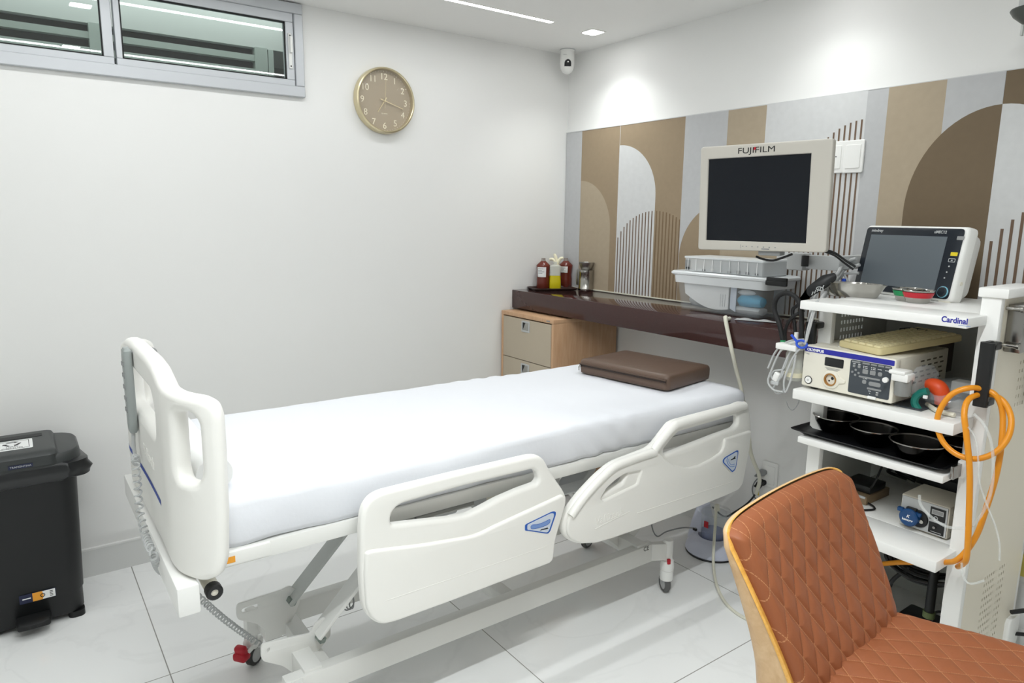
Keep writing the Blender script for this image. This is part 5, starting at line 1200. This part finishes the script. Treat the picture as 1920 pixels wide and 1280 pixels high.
b.tube([Vector((2.46, .87, 1.24)), Vector((2.45, .872, 1.18)), Vector((2.45, .875, 1.12)), Vector((2.46, .88, 1.08))], lambda s: .010-.006*s, 8); tag(b.build('black_cables'), 'black cables hanging under the trolley top behind the keyboard', 'cables')

# oven tray with four steel bowls, shade of the shelf put into their colour
TZ = .8135; t = thing('baking_tray', 'black metal tray on the pull-out trolley shelf carrying dark steel bowls', 'tray', (2.34, 1.035, TZ))
b = MB(M_trayb)
def rt(z, e): return [Vector((2.345+x, 1.036+y, TZ+z)) for x, y in rr(.47+e, .455+e, .02, 5)]
b.loft([rt(0, -.02), rt(.001, -.018), rt(.008, 0), rt(.014, .03), rt(.016, .034), rt(.0155, .028), rt(.010, -.004), rt(.004, -.02)]); b.build('tray_dish', t)
for i, (px, py, zr, lab) in enumerate(((1558, 781, .874, 'dark steel bowl on black tray, farthest left of the four'), (1628, 804, .874, 'dark steel bowl on black tray, second from the left'), (1710, 830, .874, 'dark steel bowl on black tray, largest and nearest, third from left'), (1796, 832, .868, 'dark steel bowl on black tray, behind the hanging orange hose'))):
    p = PX(px, py, Z=zr); r_ = (.072, .069, .075, .064)[i]; h_ = zr-TZ-.0045; p.x += .035; T = Matrix.Translation((p.x, p.y, TZ+.0045)); t = thing('steel_bowl', lab, 'bowl', (p.x, p.y, TZ+.0045), group='dark bowls on the black tray')
    b = MB(M_bowlshade); b.lathe([(0, 0), (r_*.55, 0), (r_*.70, h_*.12), (r_*.90, h_*.6), (r_*.97, h_*.96), (r_*.95, h_*.96), (r_*.86, h_*.6), (r_*.62, h_*.14), (0, h_*.08)], 44, T); b.build('bowl_body', t)
    b = MB(M_steel); b.lathe([(r_*.95, h_*.955), (r_*.98, h_*.95), (r_*1.03, h_*.985), (r_*1.02, h_), (r_*.96, h_*.985), (r_*.95, h_*.955)], 44, T); b.tube([T @ Vector((r_*1.01*math.cos(2*PI*k/40), r_*1.01*math.sin(2*PI*k/40), h_-.001)) for k in range(40)], .0022, 7, 0, True); b.build('bowl_rim', t)

# things on the second shelf, right side
SZ = .9745
b = MB(M_orubber); P = [PX(x, y, X=2.20) for x, y in ((1738, 722), (1748, 722), (1760, 728), (1766, 742), (1764, 758))]
b.tube(P, lambda s: .016+.008*math.sin(s*3), 14); tag(b.build('rubber_mask'), 'orange rubber mask cushion on the second shelf behind the orange hose', 'mask')
b = MB(M_teal); P = [PX(x, y, X=2.15) for x, y in ((1740, 733), (1727, 736), (1717, 744), (1715, 756), (1722, 768))]; b.tube(P, lambda s: .011, 8); b.m(M_paper); q = PX(1735, 744, X=2.14); b.box(q, (.008, .012, .01), .002); tag(b.build('mask_strap'), 'teal head strap curled beside the orange mask on the second shelf', 'strap')
b = MB(M_bagclear); rings = []
for i, (y, k) in enumerate(((.955, .25), (.94, .7), (.90, 1), (.85, 1.05), (.81, .9), (.785, .5), (.78, .2))):
    rings.append([Vector((2.33+.16*math.cos(a)*k, y, SZ+.034+.036*k*math.sin(a)+.006*noise.noise(Vector((a*2, y*30, 0))))) for a in [2*PI*j/24 for j in range(24)]])
b.loft(rings); tag(b.build('clear_bag'), 'clear plastic bag of tubing on the second shelf behind the mask', 'bag')
b = MB(M_paper); b.bb((2.35, .80, SZ+.03), (2.40, .90, SZ+.062), .003); tag(b.build('white_pack'), 'flat white pack inside the clear bag on the second shelf', 'pack')
b = MB(M_cream); b.tube([Vector((2.20, .90, SZ+.008)), Vector((2.15, .85, SZ+.008)), Vector((2.14, .80, SZ+.008))], .007, 8); tag(b.build('cream_strap'), 'cream rubber strap lying on the front of the second shelf', 'strap')
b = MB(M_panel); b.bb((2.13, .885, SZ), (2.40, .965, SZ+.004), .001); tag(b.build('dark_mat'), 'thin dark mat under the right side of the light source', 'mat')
# orange hose looped over the right handle
HP = [(1722, 1054, 2.18), (1770, 1054, 2.13), (1800, 1045, 2.10), (1830, 1005, 2.115), (1850, 950, 2.12), (1868, 890, 2.13), (1878, 830, 2.14), (1880, 775, 2.16), (1868, 742, 2.155), (1845, 730, 2.152), (1818, 727, 2.12), (1786, 738, 2.10), (1764, 765, 2.09), (1757, 795, 2.085), (1768, 828, 2.08), (1795, 852, 2.08), (1830, 860, 2.085), (1866, 848, 2.10), (1890, 820, 2.12), (1896, 785, 2.14), (1884, 755, 2.16), (1862, 740, 2.162), (1838, 739, 2.15), (1816, 749, 2.10), (1808, 775, 2.07), (1812, 815, 2.06), (1818, 880, 2.055), (1817, 960, 2.055), (1813, 1040, 2.06)]
HP = [(1650, 1057, 2.30), (1690, 1054, 2.24)]+HP[1:]
b = MB(M_orange); b.tube([PX(x, y, X=X_) for x, y, X_ in HP]+[PX(1806, 1056, X=2.09), PX(1796, 1062, X=2.15)], .0078, 12, 6); tag(b.build('orange_hose'), 'orange rubber hose looped over the right trolley handle', 'hose')
b = MB(M_tubing)
b.tube([PX(x, y, X=2.075) for x, y in ((1826, 776), (1842, 792), (1856, 820), (1862, 860), (1860, 910), (1848, 950), (1826, 982), (1800, 990), (1770, 985), (1742, 965), (1726, 945), (1724, 928))], .0042, 8)
b.tube([PX(x, y, X=2.06) for x, y in ((1815, 800), (1828, 820), (1834, 860), (1836, 900), (1848, 940), (1866, 985), (1874, 1020), (1874, 1050))], .0026, 7)
b.tube([PX(x, y, X=2.055) for x, y in ((1803, 1055), (1805, 1075), (1812, 1090), (1824, 1094), (1845, 1088))], .0032, 7)
tag(b.build('clear_tubing'), 'clear plastic tubing hanging in loops from the second shelf to the pump', 'tubing')

# peristaltic pump
px0, pyr, pyl, pz0, pz1 = 2.235, .815, .957, .570, .672
t = thing('peristaltic_pump', 'small beige pump box with blue round pump head on the lower shelf', 'pump', (px0, (pyr+pyl)/2, .5645))
M = faceX((px0, (pyr+pyl)/2, (pz0+pz1)/2)); w_, h_ = pyl-pyr, pz1-pz0
b = MB(M_beige); b.bb((px0+.002, pyr, pz0), (px0+.15, pyl, pz1), .004); b.m(M_lgrey); b.plate([roundpoly([(-w_/2+.004, -h_/2+.004), (w_/2-.004, -h_/2+.004), (w_/2-.004, h_/2-.004), (-w_/2+.004, h_/2-.004)], .003)], .004, .0008, M); b.m(M_black)
for x in (px0+.02, px0+.13):
    for y in (pyr+.02, pyl-.02): b.cyl((x, y, .5645), (x, y, pz0+.001), .007)
b.m(M_grey)
for x, z in ((.02, .02), (.02, .035), (.02, .075)): b.cyl((px0+x, pyr-.0006, pz0+z), (px0+x, pyr+.001, pz0+z), .0022)
b.build('pump_case', t)
T = M @ Matrix.Translation((-.034, -.012, .002))
b = MB(M_black); b.lathe([(0, .006), (.026, .006), (.028, .003), (.028, 0), (0, 0)], 32, T @ Matrix.Translation((.022, 0, 0))); b.box((.002, .025, .008), (.03, .012, .014), .002, 2, T); b.m(M_steel); b.cyl(T @ Vector((.034, -.004, .006)), T @ Vector((.034, -.004, .012)), .006, None, 14); b.build('motor_plate', t)
b = MB(M_pumpblue); b.lathe([(0, .026), (.024, .026), (.028, .022), (.029, .006), (0, .006)], 36, T); b.box((-.028, .018, .014), (.018, .014, .016), .004, 2, T); b.box((.026, .016, .012), (.014, .012, .012), .003, 2, T)
b.m(M_paper); b.text('kamoer', .0105, T @ Matrix.Translation((0, -.009, .0262)), .0004, 'CENTER', bold=.0003); b.text('K', .013, T @ Matrix.Translation((.0, .002, .0262)), .0004, 'CENTER', shear=.3, bold=.0004); b.build('pump_head', t)
b = MB(M_panel); M_p2 = M_black; b.m(M_black); b.plate([[(.018, .0), (.062, .0), (.062, .040), (.018, .040)]], .002, 0, M @ Matrix.Translation((0, 0, .002))); b.plate([[(.018, -.043), (.062, -.043), (.062, -.008), (.018, -.008)]], .002, 0, M @ Matrix.Translation((0, 0, .002)))
b.m(M_lgrey); b.plate([[(.023, .018), (.056, .018), (.056, .033), (.023, .033)], [(.025, .020), (.054, .020), (.054, .031), (.025, .031)]], .001, 0, M @ Matrix.Translation((0, 0, .0034))); b.m(M_grey); b.rect(.028, .010, M @ Matrix.Translation((.0395, .0255, .0032)), .0006)
b.m(M_lgrey); b.lathe([(.004, .001), (.006, .001), (.006, 0), (.004, 0)], 20, M @ Matrix.Translation((.036, .007, .003))); b.rect(.03, .0016, M @ Matrix.Translation((.04, -.038, .0032)), .0004); b.m(M_darksteel); b.lathe([(0, .008), (.004, .008), (.005, 0), (0, 0)], 16, M @ Matrix.Translation((.036, -.022, .003))); b.build('control_panel', t)

# lower shelf, left side
LZ = .5645
b = MB(M_black); b.bb((2.33, 1.10, LZ+.03), (2.44, 1.20, LZ+.055), .004); b.tube([Vector((2.32, 1.11, LZ+.006)), Vector((2.30, 1.07, LZ+.006)), Vector((2.28, 1.06, LZ+.004)), Vector((2.24, 1.08, LZ+.004))], .0035, 7); b.tube([Vector((2.34, 1.11, LZ+.04)), Vector((2.33, 1.085, LZ+.09)), Vector((2.40, 1.09, LZ+.16)), Vector((2.5, 1.10, LZ+.21))], .0035, 7); tag(b.build('power_adapter'), 'black power adapter with cable lying on the brown box, lower shelf', 'adapter')
b = MB(M_card); b.bb((2.30, 1.095, LZ), (2.46, 1.215, LZ+.029), .002); b.m(M_lgrey); b.bb((2.298, 1.10, LZ+.022), (2.302, 1.16, LZ+.0295)); tag(b.build('brown_box'), 'flat brown box on the lower trolley shelf behind the chair back', 'box')
b = MB(M_black); b.bb((2.57, .84, LZ+.035), (2.645, 1.06, LZ+.075), .004); tag(b.build('power_strip'), 'long black power strip fixed at the back of the lower shelf', 'power strip')
ct_ = thing('cable_tangle', 'tangle of black cables at the back of the lower trolley shelf', 'cables', (2.58, 1.1, LZ))
for k in range(5):
    b = MB(M_black); y = 1.19-.03*k; b.tube([Vector((2.60, y, .78)), Vector((2.52, y+.01, .70)), Vector((2.56, y-.05, .64)), Vector((2.60, y-.02, .60+.01*k)), Vector((2.62, y-.08, .585))], .006, 7); b.build('black_cable', ct_)
b = MB(M_black); b.tube([Vector((2.42, .79, .78)), Vector((2.425, .80, .72)), Vector((2.45, .82, .66)), Vector((2.50, .84, .62))], .006, 7); b.build('black_cable', ct_)

# under the lowest shelf: hanging cable coil, pump jar, transformer
b = MB(M_black); random.seed(3)
cyl_c = Vector((2.32, .90, .435))
for k in range(8):
    pts = []; ph = random.random()*6; rx = .10+.03*random.random(); rz = .055+.03*random.random(); ox = random.uniform(-.03, .03)
    for i in range(9): a = 2*PI*i/9+ph; pts.append(cyl_c+Vector((ox+.02*math.sin(a*2), rx*math.cos(a), rz*math.sin(a)+.01*k*.5)))
    b.tube(pts, .0058, 7, 5, True)
b.cyl((2.31, .865, .28), (2.31, .865, .48), .014); b.tube([Vector((2.31, .94, .40)), Vector((2.29, .98, .34)), Vector((2.28, .99, .26)), Vector((2.28, .99, .18)), Vector((2.30, .985, .155))], .007, 8); b.m(M_olive); b.cyl((2.31, .865, .262), (2.31, .865, .282), .018); tag(b.build('cable_coil'), 'coiled black cable hanging below the lowest trolley shelf', 'cable')
t = thing('pump_jar', 'white jar with black lid on the trolley base behind the chair', 'jar', (2.31, 1.06, .1455)); T = Matrix.Translation((2.31, 1.06, .1455))
b = MB(M_lilac); b.lathe([(0, 0), (.06, 0), (.064, .006), (.062, .10), (.05, .12), (0, .12)], 32, T); b.build('jar_body', t)
b = MB(M_black); b.lathe([(0, .16), (.006, .16), (.01, .145), (.045, .132), (.048, .118), (0, .118)], 32, T); b.build('jar_lid', t)
b = MB(M_cream); b.tube([T @ Vector((-.02, -.01, .136)), T @ Vector((-.05, .01, .150)), T @ Vector((-.07, .04, .13)), T @ Vector((-.075, .05, .08))], .009, 9); b.build('jar_hose', t)
b = MB(M_black); b.bb((2.34, .86, .1455), (2.46, .98, .205), .008); b.tube([Vector((2.35, .87, .206)), Vector((2.32, .83, .22)), Vector((2.32, .82, .26)), Vector((2.34, .84, .28)), Vector((2.36, .87, .25)), Vector((2.35, .86, .20))], .004, 7); b.m(M_red); b.box((2.36, .845, .262), (.008, .008, .008), .002); tag(b.build('transformer'), 'black transformer block on the trolley base with a thin looped cable', 'transformer')
b = MB(M_black); b.tube([Vector((2.60, .73, .245)), Vector((2.66, .69, .25)), Vector((2.72, .60, .255)), Vector((2.73, .48, .26))], .0075, 8); b.tube([Vector((2.66, .74, .14)), Vector((2.70, .68, .15)), Vector((2.72, .60, .175)), Vector((2.725, .48, .21))], .0065, 8); tag(b.build('mains_cables'), 'two black mains cables leaving the back of the trolley at right', 'cables')

# hanging things on the trolley's left side
def hang(name, parent_label): pass
t = thing('humidifier_bottle', 'clear bottle with white lid hanging on the left side of trolley', 'bottle', (2.15, 1.305, .975)); T = Matrix.Translation((2.15, 1.308, .985))
b = MB(M_bottleclear); b.lathe([(0, 0), (.026, 0), (.030, .006), (.033, .03), (.034, .09), (.028, .105), (0, .105)], 30, T); b.build('bottle_body', t)
b = MB(M_glove); b.lathe([(0, .012), (.0325, .012), (.0335, .028), (0, .028)], 30, T); b.build('liquid', t)
b = MB(M_white); b.lathe([(0, .106), (.030, .106), (.032, .11), (.032, .128), (.02, .134), (0, .134)], 30, T); b.bb((2.08, 1.27, 1.095), (2.15, 1.345, 1.115), .003); b.cyl((2.14, 1.308, 1.115), (2.14, 1.308, 1.15), .007); b.build('bottle_lid', t)
b = MB(M_steel); q = PX(1467, 650, X=2.12); b.cyl((2.12, q.y, q.z-.012), (2.12, q.y, q.z+.012), .010); b.m(M_green); b.cyl((2.12, q.y, q.z+.012), (2.12, q.y, q.z+.024), .0085)
b.m(M_rubber); P = [(2.12, q.y, q.z+.02)]+[tuple(PX(x, y, X=2.12)) for x, y in ((1462, 610), (1452, 580), (1457, 558), (1474, 549), (1493, 558), (1502, 580), (1503, 610), (1503, 640))]; b.tube(P, .0082, 10); tag(b.build('black_hose'), 'thick black hose arching beside the trolley with green banded plug', 'hose')
b = MB(M_rubber); b.tube([PX(x, y, X=2.14) for x, y in ((1476, 655), (1472, 625), (1478, 604), (1492, 590), (1507, 582))], .0055, 9); b.tube([PX(x, y, X=2.15) for x, y in ((1492, 645), (1490, 610), (1486, 582), (1496, 572))], .006, 9); tag(b.build('thin_black_hoses'), 'pair of thin black hoses inside the arch of the thick hose', 'hose')
t = thing('electrode_leads', 'bundle of pale grey electrode leads hanging at the trolley left front', 'cables', tuple(PX(1490, 640, X=2.10)))
for P in ([(1507, 640), (1480, 645), (1462, 660), (1448, 690), (1440, 715), (1450, 730), (1468, 735)], [(1505, 645), (1485, 655), (1470, 685), (1462, 710), (1450, 728), (1460, 738), (1472, 728)], [(1504, 650), (1490, 665), (1478, 690), (1470, 715), (1472, 735), (1480, 720), (1488, 690), (1492, 665)], [(1508, 636), (1478, 640), (1455, 658), (1440, 690)], [(1500, 652), (1482, 660), (1470, 690), (1452, 695), (1446, 705), (1452, 712), (1464, 708), (1470, 695)], [(1512, 640), (1520, 610), (1528, 580), (1535, 560)], [(1510, 645), (1514, 620), (1522, 590), (1530, 565)]):
    b = MB(M_lgrey); off = random.uniform(-.012, .012); b.tube([PX(x, y, X=2.09+off) for x, y in P], .0033, 7); b.build('lead_wire', t)
b = MB(M_bluetie); q = PX(1503, 645, X=2.085); b.tube([q+Vector((0, math.cos(a)*.018, math.sin(a)*.012)) for a in [2*PI*i/10 for i in range(10)]], .004, 7, 3, True); b.bar(q+Vector((0, .015, .004)), q+Vector((0, .04, .026)), .004, .008, .001); b.build('blue_tie', t)
b = MB(M_white); q = PX(1456, 706, X=2.10); b.box(q, (.018, .022, .034), .006, 3, Matrix.Translation(q) @ Matrix.Rotation(R(20), 4, 'X') @ Matrix.Translation(-q)); b.m(M_lgrey); b.box(q+Vector((-.002, .002, -.022)), (.014, .03, .014), .004); b.build('sensor_clip', t)
b = MB(M_grey); b.tube([PX(x, y, X=2.2) for x, y in ((1474, 752), (1480, 765), (1488, 768), (1497, 755), (1499, 745))], .0015, 6); b.build('loose_wire', t)

# dark fitting cut off by the upper right corner
p = (2.5, .885, 0)
t = thing('ceiling_fitting', 'grey ceiling mounted fitting with dark cone, cut off at the top right', 'ceiling fitting', (2.5, .86, ZC)); q = PX(1925, 30, X=2.5)
b = MB(M_lgrey); b.cyl((2.5, q.y-.02, q.z+.02), (2.5, q.y-.02, ZC), .042, None, 28); b.build('drop_tube', t)
b = MB(M_scuff); b.lathe([(0, -.03), (.02, -.03), (.052, -.002), (.062, .014), (.06, .018), (.045, .022), (0, .022)], 32, Matrix.Translation((2.5, q.y-.02, q.z))); b.build('dark_cone', t)
b = MB(M_greyfr); b.cyl((2.5, q.y-.03, q.z-.11), (2.5, q.y-.03, q.z-.02), .02, .03); b.box((2.47, q.y-.004, q.z-.045), (.012, .006, .03), .001); b.build('lower_arm', t)
# ------------------------------------------------------------------ quilted chair
CH = Matrix.Translation((1.415, .76, 0)) @ Matrix.Rotation(R(6), 4, 'Z')
ch = thing('quilted_chair', 'tan quilted leather chair with pale bentwood shell in the near right corner', 'chair', M=CH)
def byin(z):
    t = (z-.6)/.32; return -.068+.165*max(t, 0)**1.15 if t > 0 else -.068+.12*t
def bpt(u, v, k=1.0, zb=.50):
    """point of the back's front surface; u -1..1 across, v 0..1 up"""
    au = min(abs(u), 1); zt = .920-.014*au**2-.026*au**12
    z = zb+v*(zt-zb); t = (z-.6)/.32
    hw = (.244+.040*max(0, min(1.1, t)))*k
    return Vector((u*hw, byin(z), z))
def gridmesh(name, fn, nu, nv, parent, mt, uvf):
    verts = []; uvs = []
    for j in range(nv+1):
        for i in range(nu+1):
            u, v = -1+2*i/nu, j/nv; verts.append(fn(u, v)); uvs.append(uvf(u, v))
    faces = [(j*(nu+1)+i, j*(nu+1)+i+1, (j+1)*(nu+1)+i+1, (j+1)*(nu+1)+i) for j in range(nv) for i in range(nu)]
    me = bpy.data.meshes.new(name); me.from_pydata([tuple(v) for v in verts], [], faces); me.materials.append(mt)
    ul = me.uv_layers.new(name='UVMap')
    for l in me.loops: ul.data[l.index].uv = uvs[l.vertex_index]
    for p in me.polygons: p.use_smooth = True
    o = bpy.data.objects.new(name, me); COL.objects.link(o); o.parent = parent; return o
DW, DH = .060, .088
def ab(x, z): return (x/DW+z/DH, x/DW-z/DH)
def puff(a, b): return 1-math.exp(-2.0*min(abs(math.sin(PI*a)), abs(math.sin(PI*b))))
def backfn(u, v):
    p = bpt(u*.968, v*.99)
    e = max(0, min((1-abs(u))/.07, (1-v)/.045, 1)); e = math.sqrt(max(0, 1-(1-e)**2))
    a, b = ab(p.x, p.z); w = min(1, (1-abs(u))/.25)
    conc = .020*(1-u*u)*min(1, max(0, (p.z-.55)/.15))*min(1, (1-v)/.35)
    return p+Vector((0, -.030*e-.0085*puff(a, b)*e*min(1, (1-abs(u))/.16)*min(1, (1-v)/.10)+conc, .0))
backrest = gridmesh('backrest_cushion', backfn, 200, 220, ch, M_quilt, lambda u, v: ab(*(lambda p: (p.x, p.z))(bpt(u*.968, v*.99))))
# wooden shell: outline lofted back
def outline(k, dy, inset=0):
    ring = []
    for j in range(15): ring.append(bpt(-1, .02+.94*j/14, k))
    for i in range(1, 40): ring.append(bpt(-1+2*i/40, 1, k))
    for j in range(15): ring.append(bpt(1, .96-.94*j/14, k))
    out = []
    cz = .72
    for p in ring:
        t = max(0, min(1, (p.z-.55)/.38)); D = (.092*(1-t)**.95+.005)
        q = Vector((p.x*(1-inset), p.y+dy*D, cz+(p.z-cz)*(1-inset*.7))); out.append(q)
    return out
b = MB(M_veneer); b.loft([outline(1.005, .0), outline(1.012, .12), outline(1.012, .55), outline(1.0, .85, .01), outline(.97, 1.0, .03), outline(.80, 1.08, .12), outline(.3, 1.1, .4)], False, True, closed=False); b.build('wooden_shell', ch, True, ang=60)
b = MB(M_ply); b.loft([outline(1.012, .02), outline(1.02, -.04), outline(1.012, -.12), outline(.975, -.10), outline(.955, .05)], False, False, closed=False); b.build('plywood_edge', ch, True, ang=60)
b = MB(M_orubber); M_tagl = mat('leather_tag', (168, 92, 58), .5); b.mats = [M_tagl]; q = backfn(-.93, .16); b.box((q.x, q.y-.003, q.z), (.004, .012, .03), .001); b.build('leather_tag', ch, True)
# seat
def seatfn(u, v):
    y = -.035-.44*v; hw = .228+.105*min(1, v/.7)**.9
    if v > .8: hw *= math.sqrt(max(.05, 1-((v-.8)/.2)**2*.55))
    e = max(0, min((1-abs(u))/.12, (1-v)/.08, 1)); e = math.sqrt(max(0, 1-(1-e)**2))
    x = u*hw; a, b = ab(x*.92, y*1.1)
    wrk = .004*noise.noise(Vector((x*9, y*7, 2)))+.0035*math.sin((x*.6+y)*38)*max(0, .6-v)*.8
    z = .545+.052*e+.0055*puff(a, b)*e*min(1, (1-abs(u))/.2)*min(1, (1-v)/.12)+wrk*e-.016*math.exp(-(v/.08)**2)-.012*(1-u*u)*v
    return Vector((x, y, z))
gridmesh('seat_cushion', seatfn, 180, 180, ch, M_quilt, lambda u, v: ab(*(lambda p: (p.x*.92, p.y*1.1))(seatfn(u, v))))
b = MB(M_veneer)
def seatring(z, k):
    pts = [seatfn(-1, j/20) for j in range(21)]+[seatfn(-1+2*i/20, 1) for i in range(1, 20)]+[seatfn(1, 1-j/20) for j in range(21)]+[Vector((.235, .02, 0)), Vector((-.235, .02, 0))]
    return [Vector((p.x*k, -.25+(p.y+.25)*k, z)) for p in pts]
b.loft([seatring(.549, 1.005), seatring(.53, 1.01), seatring(.515, .97), seatring(.50, .8)]); b.build('seat_shell', ch, True, ang=60)
b = MB(M_black); b.cyl((0, -.24, .06), (0, -.24, .50), .028, None, 24, .003); b.cyl((0, -.24, .47), (0, -.24, .502), .10, .12, 28); b.build('gas_column', ch, True)
for k in range(5):
    a = R(72*k+20); d = Vector((math.cos(a), math.sin(a), 0)); c = Vector((0, -.24, 0))
    b = MB(M_black); b.loft([[c+d*s_+Vector((-d.y*x, d.x*x, z+y)) for x, y in rr(w, h, .008, 3)] for s_, w, h, z in ((.0, .05, .05, .095), (.12, .044, .036, .085), (.27, .034, .024, .07))]); lg = b.build('star_leg', ch, True)
    w = MB(M_black); q = c+d*.27; w.lathe([(0, -.02), (.028, -.02), (.03, -.016), (.03, .016), (.028, .02), (0, .02)], 20, Matrix.Translation((q.x, q.y, .0302)) @ Matrix.Rotation(a, 4, 'Z') @ Matrix.Rotation(PI/2, 4, 'X')); w.cyl((q.x, q.y, .03), (q.x, q.y, .07), .007); w.build('caster_wheel', lg, True)

# ------------------------------------------------------------------ lamps
def light(name, kind, loc, e, **k):
    d = bpy.data.lights.new(name, kind); d.energy = e; o = bpy.data.objects.new(name, d); COL.objects.link(o); o.location = loc
    for a, v in k.items(): setattr(d, a, v)
    return o
for i, (x, y, lab) in enumerate(DL):
    o = light('downlight_beam', 'SPOT', (x, y, ZC-.012), SPOT_E[i], spot_size=R(124), spot_blend=.9, shadow_soft_size=.045, color=(.96, 1, .985))
for i, (x0, x1, y0, y1) in enumerate(LED):
    o = light('led_strip_glow', 'AREA', ((x0+x1)/2, (y0+y1)/2, ZC-.006), STRIP_E[i], shape='RECTANGLE', size=x1-x0, size_y=y1-y0, color=(.95, .99, 1))
for x, y, e in FILL:
    o = light('ceiling_panel_glow', 'AREA', (x, y, ZC-.01), e, shape='RECTANGLE', size=.6, size_y=.6, color=(.98, .99, 1))
o = light('corridor_lamp', 'AREA', (.6, YA+.30, 2.60), 3.2, shape='RECTANGLE', size=1.6, size_y=.15, color=(.97, 1, .99))  # added light to brighten the corridor behind the glass, not a real fixture
w = bpy.data.worlds.new('world'); S.world = w; w.use_nodes = True
w.node_tree.nodes['Background'].inputs['Color'].default_value = (.8, .85, .9, 1); w.node_tree.nodes['Background'].inputs['Strength'].default_value = .05
S.cycles.max_bounces = 10; S.cycles.transparent_max_bounces = 24; S.cycles.diffuse_bounces = 6
S.cycles.use_denoising = True; S.cycles.sample_clamp_indirect = 6
